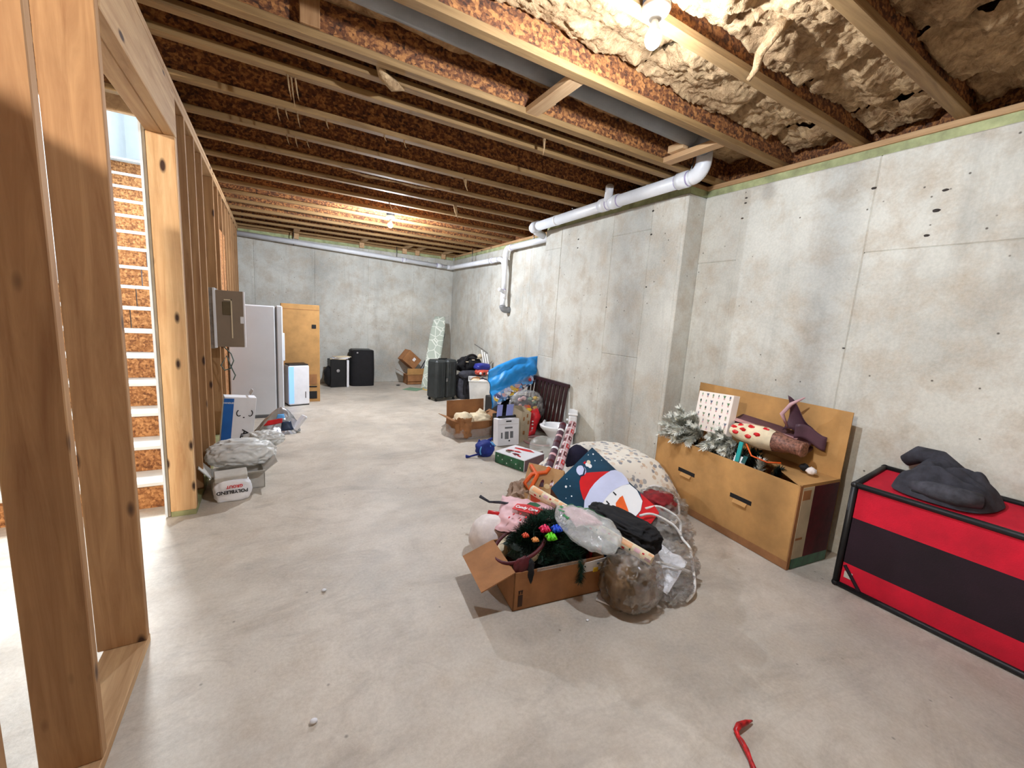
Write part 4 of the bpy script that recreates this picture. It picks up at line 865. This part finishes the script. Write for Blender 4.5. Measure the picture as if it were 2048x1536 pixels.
# candy cane bag, plush, white bag
t = thing('candy_cane_bag', 'pale pink cloth bag printed Candy Cane in red', 'bag', (1.4, 2.12, .1))
CQ = quad_uv((1.33, 2.27, .31), (1.50, 1.93, .36), (1.15, 2.02, .25)); fc, cn = CQ
def cbag(u, v): return fc(u*1.05-.05, v*1.1-.05, .05*math.sin(math.pi*u)**.6*math.sin(math.pi*v)**.6+.02*noise.noise(V((u*4, v*4, 1)))+.012*noise.noise(V((u*9, v*9, 4))))
b = MB(); b.grid(cbag, 26, 26); b.grid(lambda u, v: V(cbag(u, v))-cn*(.012+.16*(math.sin(math.pi*u)*math.sin(math.pi*v))**.5), 26, 26); b.build('bag_body', PINKP, t, smooth=True)
Tc = plane_fr(cbag(.55, .52)+cn*.014, fc(1, 0)-fc(0, 0), fc(0, 0)-fc(0, 1))
b = MB(); b.T = Tc; b.slab([(-.09, -.02, 0), (.09, -.03, 0), (.10, .028, 0), (.0, .045, 0), (-.085, .035, 0)], (0, 0, 1), .004); b.build('red_banner', RED, t)
text('Candy Cane', .032, SNOW, t, Tc @ Matrix.Translation((.003, .004, .003)), bold=.0008)
for i, (x, y) in enumerate(((-.05, -.065), (-.01, -.05), (.04, -.07), (-.06, -.10), (.02, -.1))):
    b = MB(); b.T = Tc @ Matrix.Translation((x, y, .002)); b.slab([(-.007, 0, 0), (0, -.011, 0), (.007, 0, 0), (0, .011, 0)], (0, 0, 1), .003); b.build('red_diamond', RED, t)
b = MB(); b.T = Tc; b.slab([(-.02, .045, 0), (.06, .04, 0), (.07, .06, 0), (.03, .075, 0), (-.01, .07, 0)], (0, 0, 1), .003); b.build('green_leaf', GREEN, t)
b = MB(); b.tube([(1.16, 2.30, .33), (1.20, 2.24, .31), (1.25, 2.19, .32), (1.30, 2.12, .33)], [.011, .007, .01, .006], 8); b.build('drawstring', GREYF, t, smooth=True)
t = thing('white_plush', 'white plush bundle with red trim at the left foot of the heap', 'plush', (1.16, 2.12, 0))
b = MB(); b.blob((1.16, 2.12, .14), (.27, .24, .28), 23, .09, 1.4, 4, .9, .003); b.build('plush_body', WHITEF, t, smooth=True)
b = MB(); b.tube([(1.16, 2.17, .275), (1.22, 2.11, .275), (1.28, 2.05, .25)], .018, 8); b.build('red_trim', RED, t, smooth=True)
PEACH = plain('peach_print', (232, 176, 128), .5)
bp_ = []
for k in range(4):
    s = .02+.25*k
    bp_ += [(s, s+.09, -50, 5, PEACH), (s+.11, s+.15, -30, 10, PINKP), (s+.165, s+.18, -20, -4, RED), (s+.19, s+.23, 8, 40, ROSE), (s+.03, s+.05, 30, 55, RED), (s+.2, s+.235, -55, -25, PEACH), (s+.08, s+.09, 10, 30, GREEN)]
giftwrap('beige_wrap_roll', (1.44, 2.11, .41), (1.735, 1.35, .27), bp_, 'long cream and peach printed gift wrap roll lying across the heap', CREAM, r=.03)
t = thing('navy_gift_bag', 'dark navy gift bag with red hat print standing under the black pouch', 'gift bag', (1.75, 1.72, 0))
b = MB(); b.T = fr((1.79, 1.74, .003), -10); b.box((-.19, -.11, 0), (.18, .13, .21)); b.build('bag_body', NAVY, t, bevel=.008)
b = MB(); b.T = fr((1.79, 1.74, .003), -10); b.box((-.193, -.114, .01), (-.115, -.07, .208)); b.build('red_print', RED, t, bevel=.003)
t = thing('sky_blue_scrap', 'bright sky blue card scrap on the floor beside the garland carton', 'scrap', (1.60, 1.52, 0))
b = MB(); b.T = fr((1.62, 1.52, .02), 15, 8, 6); b.box((-.045, -.035, -.012), (.045, .035, .012)); b.build('card', SKY, t, bevel=.003)
t = thing('white_card_scrap', 'white folded card on the floor against the brown wrapped lump', 'scrap', (1.60, 1.44, 0))
b = MB(); b.T = fr((1.575, 1.47, .012), 30, 4, 0); b.box((-.05, -.06, -.009), (.05, .06, .0)); b.build('card', WHITEC, t)
# carton with the garland
t = thing('garland_carton', 'open brown carton holding green garland, one flap folded out', 'box', (1.33, 1.75, 0))
T = fr((1.335, 1.755, .003), -7)
carton(t, T, .55, .34, .215, CARDD, (('L', 112, .19),))
b = MB(); b.T = T; b.box((-.15, -.1765, .205), (.15, -.17, .222)); b.build('tape_edge', FILMD, t)
b = MB(); b.T = T @ fr((.20, -.174, .165), 0, 0, 8); b.slab([(-.085, 0, -.06), (.07, 0, -.04), (.078, 0, .045), (-.055, 0, .035)], (0, -1, 0), .004); b.build('white_leaflet', WHITEC, t)
for (x, z, w_, h, m) in ((.02, -.02, .03, .025, YELLOW), (.045, .01, .02, .02, TAN), (-.055, .015, .006, .006, INK), (.03, .02, .015, .01, SEAL)):
    b = MB(); b.T = T @ fr((.20, -.179, .165), 0, 0, 8); b.box((x-w_/2, -.001, z-h/2), (x+w_/2, .004, z+h/2)); b.build('leaflet_print', m, t)
for x, z0, z1, wd in ((-.235, .02, .085, .025), (-.243, .092, .105, .007), (-.228, .092, .105, .007), (-.235, .106, .112, .025)):
    b = MB(); b.T = T; b.box((x-wd/2, -.172, z0), (x+wd/2, -.1695, z1)); b.build('printed_mark', plain('dark_brown_ink', (60, 36, 20), .7), t)
t = thing('basket', 'round basket with maroon rim sunk in the garland carton', 'basket', (1.15, 1.78, .2))
Tb = fr((1.19, 1.79, .215), 0, -24, -8)
b = MB(); b.T = Tb; b.tube(arc((0, 0, .05), .155, 0, 360, (1, 0, 0), (0, 1, 0), 32)[:-1], .011, 8, closed=True); b.build('rim', MAROON, t, smooth=True)
b = MB(); b.T = Tb; b.shell(lambda u, v: ((.12+.03*v)*math.cos(6.2832*u), (.12+.03*v)*math.sin(6.2832*u), -.03+.075*v), 33, 5, .004); b.build('side', CREAM, t, smooth=True)
b = MB(); b.blob((1.10, 1.645, .225), (.10, .06, .11), 6, .25, 2, 3); b.build('maroon_bow', MAROON, t, smooth=True)
b = MB(); b.blob((1.135, 1.625, .20), (.05, .05, .14), 9, .25, 2, 3); b.build('dark_bow_tail', BLACKF, t, smooth=True)
t = thing('garland', 'dark green tinsel garland heaped in the brown carton', 'garland', (1.36, 1.8, .2))
gp_ = []
r_ = random.Random(3)
for k in range(90):
    a = k*.62; q_ = math.sqrt(((k*37) % 100)/100); gp_.append((1.375+.265*q_*math.cos(a), 1.79+.185*q_*math.sin(a), .20+.16*(1-q_*q_)+.04*r_.random()))
b = MB(); b.blob((1.375, 1.79, .22), (.50, .33, .22), 7, .25, 2.5, 4); b.build('core', PINED, t)
b = MB(); needles(b, gp_, 9000, .055, .0017, 1.15, 5); b.build('needles', PINE, t, kind='stuff')
b = MB(); needles(b, gp_, 3500, .045, .0018, 1.3, 6); b.build('dark_needles', PINED, t, kind='stuff')
tail = [(1.40, 1.63, .25), (1.43, 1.585, .235), (1.435, 1.565, .19), (1.43, 1.555, .14), (1.42, 1.55, .11)]
b = MB(); b.tube(tail, .004, 5); needles(b, tail, 520, .035, .0013, 1.0, 8); b.build('hanging_tip', PINE, t, kind='stuff')
up_ = [(1.45, 1.92, .30), (1.55, 1.80, .33), (1.60, 1.70, .30), (1.55, 1.62, .26)]
b = MB(); b.tube(up_, .006, 5); needles(b, up_, 1300, .05, .0014, 1.1, 9); b.build('end_branch', PINE, t, kind='stuff')
for nm, lb, p, m in (('pink_bow', 'shiny pink gift bow on the green garland', (1.265, 1.70, .365), plain('magenta_foil', (226, 40, 90), .25)), ('blue_bow', 'shiny blue gift bow on the green garland', (1.325, 1.675, .365), plain('blue_foil', (30, 80, 210), .25)), ('green_bow', 'lime green gift bow on the green garland', (1.27, 1.645, .345), plain('lime_foil', (110, 220, 40), .25)), ('red_bow', 'small orange-red gift bow on the left of the garland', (1.175, 1.75, .325), plain('coral_foil', (230, 90, 60), .3)), ('orange_bow', 'small pale orange gift bow on the left of the garland', (1.20, 1.69, .325), plain('apricot_foil', (236, 160, 90), .3))):
    t2 = thing(nm, lb, 'bow', p, 'small gift bows on the garland'); s = .026 if nm in ('pink_bow', 'blue_bow', 'green_bow') else .017
    for k in range(7):
        a = k*.9; b = MB(); q = V((math.cos(a), math.sin(a), .35+.3*(k % 2))).normalized()
        b.tube([V(p), V(p)+q*s*.9+V((0, 0, s*.5)), V(p)+q*s*1.3, V(p)+q*s*.4-V((0, 0, s*.2))], s*.3, 6); b.build('loop', m, t2, smooth=True)
t = thing('produce_bag', 'milky plastic produce bag with green print and pink paper inside', 'bag', (1.48, 1.68, .35))
PQ = quad_uv((1.37, 1.88, .40), (1.66, 1.78, .40), (1.32, 1.42, .36)); fp, pn = PQ
def pbag(u, v, k=1.0):
    x = 2*u-1; y = 2*v-1; u = .5+.5*x*math.sqrt(1-.5*y*y); v = .5+.5*y*math.sqrt(1-.5*x*x)
    e = max(0, 1-(x*x+y*y-x*x*y*y))**.5; su = u+.05*noise.noise(V((v*5, 3, 1)))*(1-e)
    h = .05*e*(1-.3*v)+k*(.028*abs(noise.noise(V((u*5+v*2, v*3.5, 4))))+.016*abs(noise.noise(V((u*11, v*9, 7)))))
    return fp(su*(.85+.15*math.sin(math.pi*v)), v, h)
b = MB(); b.grid(pbag, 40, 48); b.grid(lambda u, v: pbag(u, v)-pn*(.004+.09*(16*u*(1-u)*v*(1-v))**.5), 20, 24); b.build('film', FILMW, t, smooth=True)
b = MB(); b.shell(lambda u, v: pbag(.22+.5*u, .12+.42*v, .3)-pn*.012, 10, 10, .012); b.build('pink_paper', PINKP, t, smooth=True)
GRNP = plain('leaf_green_ink', (60, 140, 80), .5)
for k, (u0, v0, du, dv) in enumerate(((.12, .10, .05, .16), (.20, .08, .06, .05), (.55, .06, .10, .03), (.70, .10, .06, .08), (.80, .16, .05, .10), (.86, .26, .04, .09), (.62, .12, .05, .04), (.45, .07, .05, .03), (.12, .30, .04, .10))):
    b = MB(); b.shell(lambda u, v: pbag(u0+du*u+.04*v, v0+dv*v)+pn*.003, 4, 6, .001); b.build('green_print', GRNP, t, smooth=True)
t = thing('black_pouch', 'black glossy fabric pouch lying on the snowman bag', 'pouch', (1.82, 1.62, .25))
b = MB(); b.T = fr((1.82, 1.66, .285), -72, 6, 0); b.blob((0, 0, 0), (.46, .22, .16), 51, .22, 1.9, 5, .65, None, True); b.build('pouch_body', BLACKF, t, smooth=True)
b = MB(); b.blob((1.78, 1.86, .33), (.10, .07, .08), 5, .2, 2, 3); b.build('pouch_corner', BLACKF, t, smooth=True)
t = thing('brown_wrapped_lump', 'brown plastic wrapped lump on the floor in front of the heap', 'bundle', (1.65, 1.42, 0))
b = MB(); b.blob((1.645, 1.42, .125), (.28, .27, .27), 61, .2, 1.8, 5, .75, .003, True); b.build('wrap', BROWNPL, t, smooth=True)
b = MB(); b.blob((1.665, 1.41, .14), (.29, .29, .29), 62, .28, 2.2, 5, .8, .004, True); b.build('clear_film', FILMD, t, smooth=True)
# clear plastic with cords
t = thing('clear_plastic_bags', 'heap of clear plastic bags at the right foot of the heap', 'bag', (2.3, 1.7, 0))
for i, (c, s) in enumerate((((2.56, 2.0, .13), (.42, .36, .26)), ((2.28, 1.74, .12), (.44, .36, .24)), ((2.02, 1.50, .10), (.42, .34, .2)), ((1.93, 1.36, .06), (.26, .2, .11)))):
    b = MB(); b.blob(c, s, 71+i, .45, 2.6, 5, .9, .004, True); b.build('film', FILM if i % 2 else FILMD, t, smooth=True)
t = thing('red_cloth', 'dark red cloth inside the clear plastic by the big carton', 'cloth', (2.5, 1.97, .1))
b = MB(); b.blob((2.50, 1.96, .20), (.26, .22, .14), 5, .3, 2, 4, .8); b.build('cloth', plain('brick_red_cloth', (140, 34, 38), .8, .3, 16, .3), t, smooth=True)
t = thing('grey_contents', 'dark grey crumpled things inside the clear plastic', 'cloth', (2.2, 1.7, 0))
b = MB(); b.blob((2.25, 1.72, .09), (.32, .26, .15), 6, .3, 2.4, 4, .9, .006); b.build('contents', plain('taupe_cloth', (112, 104, 94), .8, .4, 14, .3), t, smooth=True)
t = thing('white_paper_sheet', 'white creased sheet inside the clear plastic on the floor', 'paper', (1.93, 1.42, .08))
b = MB(); b.shell(lambda u, v: (1.80+.26*u+.03*v, 1.52-.22*v+.08*u, .10+.08*u-.03*v+.03*noise.noise(V((u*3, v*3, 2)))), 10, 10, .002); b.build('sheet', WHITEC, t)
t = thing('extension_lead', 'loose white electrical cord looping over the clear plastic bags', 'cord', (2.2, 1.65, .1))
for pts in ([(2.48, 2.10, .22), (2.62, 2.10, .26), (2.72, 1.98, .20), (2.60, 1.84, .16), (2.46, 1.76, .14), (2.36, 1.72, .19)],
            [(2.18, 1.80, .28), (2.30, 1.78, .28), (2.38, 1.68, .22), (2.26, 1.56, .18), (2.22, 1.46, .16), (2.12, 1.36, .12), (2.04, 1.28, .05), (1.95, 1.26, .02)],
            [(2.06, 1.74, .28), (2.16, 1.72, .28), (2.24, 1.62, .24), (2.26, 1.56, .185)],
            [(1.78, 1.42, .18), (1.88, 1.44, .17), (2.0, 1.38, .14), (2.10, 1.34, .10)]):
    b = MB(); cp = []
    P = [V(p) for p in pts]
    for i in range(len(P)-1):
        p0, p1, p2, p3 = P[max(i-1, 0)], P[i], P[i+1], P[min(i+2, len(P)-1)]
        for s in range(5):
            q = s/5; cp.append(.5*((2*p1)+(p2-p0)*q+(2*p0-5*p1+4*p2-p3)*q*q+(3*p1-p0-3*p2+p3)*q**3))
    cp.append(P[-1]); b.tube(cp, .0085, 8); b.build('cord', CORD, t, smooth=True)

# ------------------------------------------------------------------ big carton with the frosted tree
t = thing('tree_carton', 'long brown carton with frosted tree branches, lid flap against the wall', 'box', (3.146, 1.788, 0))
T = fr((3.134, 1.788, .003), -5.9)
carton(t, T, .43, 1.24, .575, CARD, (('R', 1, .46),))
b = MB(); p = [T @ V(q) for q in ((-.212, -.612, .577), (.20, -.615, .577), (.20, .02, .60))]; b.slab(p, (0, 0, 1), .006); b.build('flap', CARD, t)
b = MB(); b.T = T; b.box((-.20, -.62, .575), (.215, -.612, .58)); b.build('end_flap', CARD, t)
for y, z in ((.26, .335), (-.24, .32)):
    b = MB(); b.T = T; b.box((-.2165, y-.085, z-.014), (-.2135, y+.085, z+.018)); b.build('hand_slot', INK, t)
    b = MB(); b.T = T @ fr((-.2165, y, z-.014), 0, 35, 0); b.box((-.003, -.055, -.03), (0, .05, 0)); b.build('slot_tab', CARD, t)
b = MB(); b.T = T; b.box((-.2175, -.6225, .0), (-.19, -.6195, .574)); b.build('corner_tape', CARDD, t)
b = MB(); b.T = T; b.box((-.217, -.62, 0), (-.2145, .615, .055)); b.build('bottom_fold', CARDD, t)
b = MB(); b.T = T; b.box((-.185, -.6235, .07), (-.07, -.6205, .56)); b.build('printed_panel', TAN, t)
b = MB(); b.T = T; b.box((-.18, -.6245, .475), (-.1, -.6215, .54)); b.box((-.18, -.6245, .20), (-.11, -.6215, .215)); b.build('printed_mark', CARDD, t)
b = MB(); b.T = T; b.box((-.185, -.624, .0), (.2, -.6205, .07)); b.build('green_band', GREEN, t)
b = MB(); b.T = T; b.box((-.068, -.6235, .07), (.2, -.6205, .56)); b.build('dark_print', MAROON, t)
t = thing('frosted_tree', 'frosted artificial tree branches spilling over the long carton', 'tree', (3.05, 1.95, .5))
r_ = random.Random(11)
for k in range(44):
    far = k < 28
    base = V((3.07+.06*r_.random(), (2.08 if far else 1.78)+.16*r_.random(), .60+.06*r_.random()))
    d = V((-.75+.45*r_.random(), (.75 if far else .2)*(r_.random()-.28), (-.25 if far else -.5)+1.0*r_.random())).normalized()
    L = (.17 if far else .10)+.09*r_.random(); pts = [base, base+d*L*.5+V((0, 0, .012)), base+d*L]
    if pts[2].z < .60: pts[2].z = .60
    b = MB(); b.tube(pts, .004, 5); needles(b, pts[:], 210, .05, .0046, .62, k); b.build('branch', FROST, t)
for k in range(34):
    lx = -.15+.3*r_.random(); ly = -.612+(lx+.212)*1.53+.05+.55*r_.random(); ly = min(ly, .5)
    base = T @ V((lx, ly, .46)); d = V((.5*(r_.random()-.5), .7*(r_.random()-.3), .5)).normalized()
    pts = [base, base+d*.08, base+d*.14]
    for p in pts: p.x = max(p.x, 3.03)
    b = MB(); b.tube(pts, .004, 5); needles(b, pts, 190, .05, .0032, .8, 100+k); b.build('inner_branch', PINED if k % 3 else FROST, t)
t = thing('cactus_gift_bag', 'white gift bag printed with rows of small cacti', 'gift bag', (3.1, 1.98, .7))
GQ = quad_uv((3.10, 2.155, 1.01), (3.06, 1.83, 1.03), (3.06, 2.15, .69)); fg, gn = GQ
if gn.x > 0: gn = -gn
fg = (lambda u, v, h=0.0: V((3.10, 2.155, 1.01))+V((-.04, -.325, .02))*u+V((-.04, -.005, -.32))*v+gn*h); GQ = (fg, gn)
b = MB(); b.slab([fg(0, 0), fg(1, 0), fg(1, 1), fg(0, 1)], gn, .07); b.build('bag_body', plain('blush_white', (240, 230, 222), .5, .02, 3, 0), t, bevel=.002)
CG = [plain('cactus_green', (84, 130, 84), .6), plain('cactus_dark', (50, 80, 66), .6), plain('cactus_sage', (130, 150, 120), .6), plain('cactus_slate', (100, 110, 130), .6)]
for j in range(6):
    for i in range(6):
        u = .10+.16*i+(.0 if j % 2 else .02); v = .07+.165*j; m = CG[(i*3+j*5) % 4]; k = (i+2*j) % 3
        print_poly(t, GQ, disc((u, v), .022 if k else .012, .036, 8), .001, m, 'cactus_print')
        if k == 1: print_poly(t, GQ, [(u-.04, v-.03), (u-.03, v-.035), (u, v+.01), (u+.03, v-.035), (u+.04, v-.03), (u+.005, v+.03), (u-.005, v+.03)], .0015, m, 'cactus_arm')
        print_poly(t, GQ, [(u-.022, v+.035), (u+.022, v+.035), (u+.016, v+.07), (u-.016, v+.07)], .001, [PINKP, ROSE, TAN][k], 'pot_print')
t = thing('plum_gift_bag', 'plum coloured paper gift bags lying on the tree branches', 'gift bag', (3.2, 1.6, .7))
for k, (z, x) in enumerate(((.80, 3.24), (.74, 3.20))):
    b = MB(); b.T = fr((x, 1.60, z), -84, 6, 12); b.box((-.28, -.08, -.012), (.26, .10, .012)); b.build('bag_body', PLUM, t, bevel=.004)
b = MB(); b.T = fr((3.18, 1.60, .825), -84, 6, 12); b.box((-.26, -.07, 0), (.20, -.02, .004)); b.build('pink_edge', ROSE, t)
t = thing('plum_paper_curl', 'curled plum paper with pink ribbon standing up at the lid flap', 'paper', (3.25, 1.42, .85))
b = MB(); b.shell(lambda u, v: (3.20+.08*u+.03*math.sin(4*v), 1.52-.14*u-.06*v+.05*v*v, .83+.26*v*(1-.75*u)+.02*math.sin(6*u)), 10, 12, .003); b.build('paper', PLUM, t, smooth=True)
b = MB(); b.tube([(3.22, 1.50, .86), (3.18, 1.53, .95), (3.2, 1.49, 1.03), (3.22, 1.42, 1.09)], [.008, .015, .014, .005], 8); b.build('pink_ribbon', PINKP, t, smooth=True)
b = MB(); b.shell(lambda u, v: (3.16+.1*u, 1.42-.16*u, .80+.10*v-.04*u+.02*math.sin(5*u)), 8, 6, .003); b.build('lower_fold', PLUM, t, smooth=True)
t = thing('candy_gift_bag', 'open gift bag with white and red candy print lying in the long carton', 'gift bag', (3.1, 1.52, .62))
def mouth(u, v):
    a = 2*math.pi*u; c = V((3.10, 1.80-.48*v, .765-.01*v)); rx = .085-.02*v; rz = (.05+.035*math.sin(math.pi*min(1, v*1.2)))
    return c+V((rx*math.cos(a), 0, rz*math.sin(a)+.012*noise.noise(V((math.cos(a)*2, v*5, 1)))))
b = MB(); b.shell(mouth, 28, 12, .003); b.build('bag_body', plain('glitter_rose', (142, 98, 82), .5, .5, 60, .3), t, smooth=True)
b = MB(); b.grid(lambda u, v: mouth(.28+.5*u, .62*v)+V((-.004, 0, .002)), 14, 8); b.build('white_panel', CREAM, t, smooth=True)
for (u, v) in ((.32, .12), (.42, .2), (.36, .3), (.45, .42), (.33, .5), (.5, .1), (.4, .05), (.5, .3)):
    p = mouth(u, v); b = MB(); b.blob(p+V((-.004, 0, 0)), (.02, .05, .03), int(u*50), .3, 2, 2); b.build('red_candy_print', RED, t)
b = MB(); b.T = fr((3.09, 1.315, .755)); b.blob((0, 0, 0), (.11, .02, .10), 3, .05, 2, 3, .6); b.build('bag_base', MATS['glitter_rose'], t)
b = MB(); b.tube([(3.02, 1.66, .70), (3.0, 1.60, .63), (3.03, 1.5, .61), (3.05, 1.42, .63)], .006, 6); b.build('orange_string', ORANGE, t, smooth=True)
t = thing('gift_tag', 'white gift tag on a teal ribbon hanging over the carton front', 'tag', (2.95, 1.65, .55))
b = MB(); b.T = fr((2.965, 1.665, .565), 8, 30, 0); b.box((-.003, -.045, -.04), (.003, .04, .045)); b.build('tag', WHITEC, t, bevel=.002)
b = MB(); b.T = fr((2.965, 1.672, .575), 0, 10, 0); b.box((-.02, -.016, -.01), (-.006, .014, .14)); b.build('teal_ribbon', TEALR, t, bevel=.002)
b = MB(); b.T = fr((2.955, 1.64, .575), 0, 30, 0); b.box((-.004, -.03, -.005), (0, .0, .05)); b.build('dark_ribbon', plain('dark_teal', (20, 80, 80), .5), t)
t = thing('white_ornament', 'small white fuzzy ornament at the near end of the long carton', 'ornament', (3.12, 1.24, .6))
b = MB(); b.blob((3.12, 1.26, .62), (.06, .06, .05), 4, .3, 3, 3); b.build('white_tuft', WHITEF, t, smooth=True)
b = MB(); b.blob((3.13, 1.31, .63), (.05, .06, .05), 6, .3, 3, 3); b.build('black_part', BLACKF, t, smooth=True)

# ------------------------------------------------------------------ red and black fabric box with jacket
t = thing('striped_fabric_box', 'red and black striped fabric box with black tube frame', 'box', (3.2, .4, 0))
x0, x1, y0, y1, H = 2.995, 3.40, -.85, .975, .655
def bxp(n, a, c, m, bv=0): b = MB(); b.box(a, c); b.build(n, m, t, bevel=bv)
bxp('red_panel', (x0, y0, .455), (x0+.006, y1-.012, H-.015), REDF); bxp('black_panel', (x0, y0, .165), (x0+.006, y1-.012, .455), BLKF2); bxp('red_panel', (x0, y0, .02), (x0+.006, y1-.012, .165), REDF)
b = MB(); b.slab([(x0, y0, H-.006), (x1, y0, H+.05), (x1, y1-.01, H+.05), (x0, y1-.01, H-.006)], (-.1, 0, 1), .006); b.build('top_panel', REDF, t)
bxp('end_panel', (x0, y1-.02, .02), (x1, y1-.012, H), BLKF2); bxp('back_panel', (x1-.006, y0, .02), (x1, y1-.01, H+.04), BLKF2); bxp('base_panel', (x0, y0, .01), (x1, y1-.01, .02), BLKF2); bxp('far_end_panel', (x0, y0, .02), (x1, y0+.006, H), REDF)
r0 = .017
for a, c in (((x0, y0, r0), (x0, y1, r0)), ((x0, y0, H), (x0, y1, H)), ((x0, y1, r0), (x0, y1, H)), ((x0, y1, H), (x1, y1, H+.055)), ((x1, y0, H+.055), (x1, y1, H+.055)), ((x1, y1, r0), (x1, y1, H+.055)), ((x0, y1, r0), (x1, y1, r0)), ((x0, y0, r0), (x0, y0, H)), ((x0, y0, H), (x1, y0, H+.055)), ((x1, y0, r0), (x1, y1, r0))):
    b = MB(); b.tube([a, c], r0, 10); b.build('frame_tube', BLACKP, t, smooth=True)
for p in ((x0, y1, r0), (x0, y1, H), (x1, y1, H+.055)):
    b = MB(); b.blob(p, (.042, .042, .042), 1, 0, 1, 2); b.build('corner_joint', BLACKP, t, smooth=True)
b = MB(); b.tube([(x0-.004, y1-.03, .15), (x0-.004, y1-.12, .03)], .010, 8); b.build('corner_strap', BLKF2, t)
b = MB(); b.box((x0-.004, y1-.075, .075), (x0+.002, y1-.035, .115)); b.build('label', CARDG, t)
t = thing('dark_jacket', 'dark grey jacket dropped in folds on the striped fabric box', 'jacket', (3.2, .65, .68))
def jck(u, v):
    a = 6.2832*u; r = v; x = 3.20+.155*r*math.copysign(abs(math.cos(a))**.8, math.cos(a)); y = .645+.215*r*math.copysign(abs(math.sin(a))**.8, math.sin(a))*(1+.12*math.cos(2*a+1))
    base = .115*(1-r**2.6)+.075*max(0, (y-.645)/.215)*(1-r**3)+.05*max(0, (x-3.19)/.15)*(1-r**3)
    f = .11*abs(noise.noise(V((x*10+y*4, y*6-x*3, 2))))+.05*abs(noise.noise(V((x*19, y*14, 5))))
    return (x, y, .664+.14*max(0, x-2.995)+base+f*(1-r**5))
b = MB(); b.grid(jck, 90, 34); b.build('jacket_body', CHAR, t, smooth=True)
b = MB(); b.tube([(3.34, .87, .80), (3.33, .81, .86), (3.30, .72, .865), (3.26, .62, .82)], [.035, .05, .05, .035], 16); b.build('sleeve', CHAR, t, smooth=True)
b = MB(); b.tube([(3.10, .76, .72), (3.07, .67, .735), (3.07, .57, .735), (3.11, .50, .735)], [.03, .045, .05, .04], 16); b.build('sleeve', GREYF, t, smooth=True)
b = MB(); b.tube([(3.32, .84, .74), (3.22, .83, .705), (3.13, .80, .70), (3.07, .74, .70), (3.06, .69, .71)], .012, 8); b.build('drawcord', BLACKF, t, smooth=True)
# ------------------------------------------------------------------ bits on the floor
t = thing('red_ribbon', 'twisted red ribbon strip on the bare floor near the camera', 'ribbon', (1.48, .64, 0))
rp = [V(p) for p in ((1.587, .683, .012), (1.555, .688, .016), (1.51, .692, .02), (1.488, .688, .014), (1.478, .672, .008), (1.468, .652, .012), (1.45, .625, .016), (1.435, .602, .01), (1.415, .58, .012), (1.40, .55, .008))]
b = MB(); b.tube(rp, [.003, .009, .012, .010, .008, .010, .010, .008, .010, .006], 8); b.build('ribbon', plain('satin_red', (190, 26, 30), .35, .5, 40, .2), t, smooth=True)
for i, (x, y, s, lb) in enumerate(((.094, 1.431, .022, 'small white scrap on the open floor, nearest to the bottom plate'), (.202, 2.186, .02, 'small white scrap on the open floor, left of the garland carton'), (1.36, 1.40, .012, 'tiny white crumb on the floor in front of the garland carton'), (1.62, 3.2, .014, 'tiny white crumb on the floor left of the green gift bag'))):
    t = thing('floor_scrap', lb, 'scrap', (x, y, 0)); b = MB(); b.blob((x, y, s*.4), (s*1.3, s, s*.8), i, .2, 2, 2, 1, .001); b.build('scrap', WHITEC, t, smooth=True)
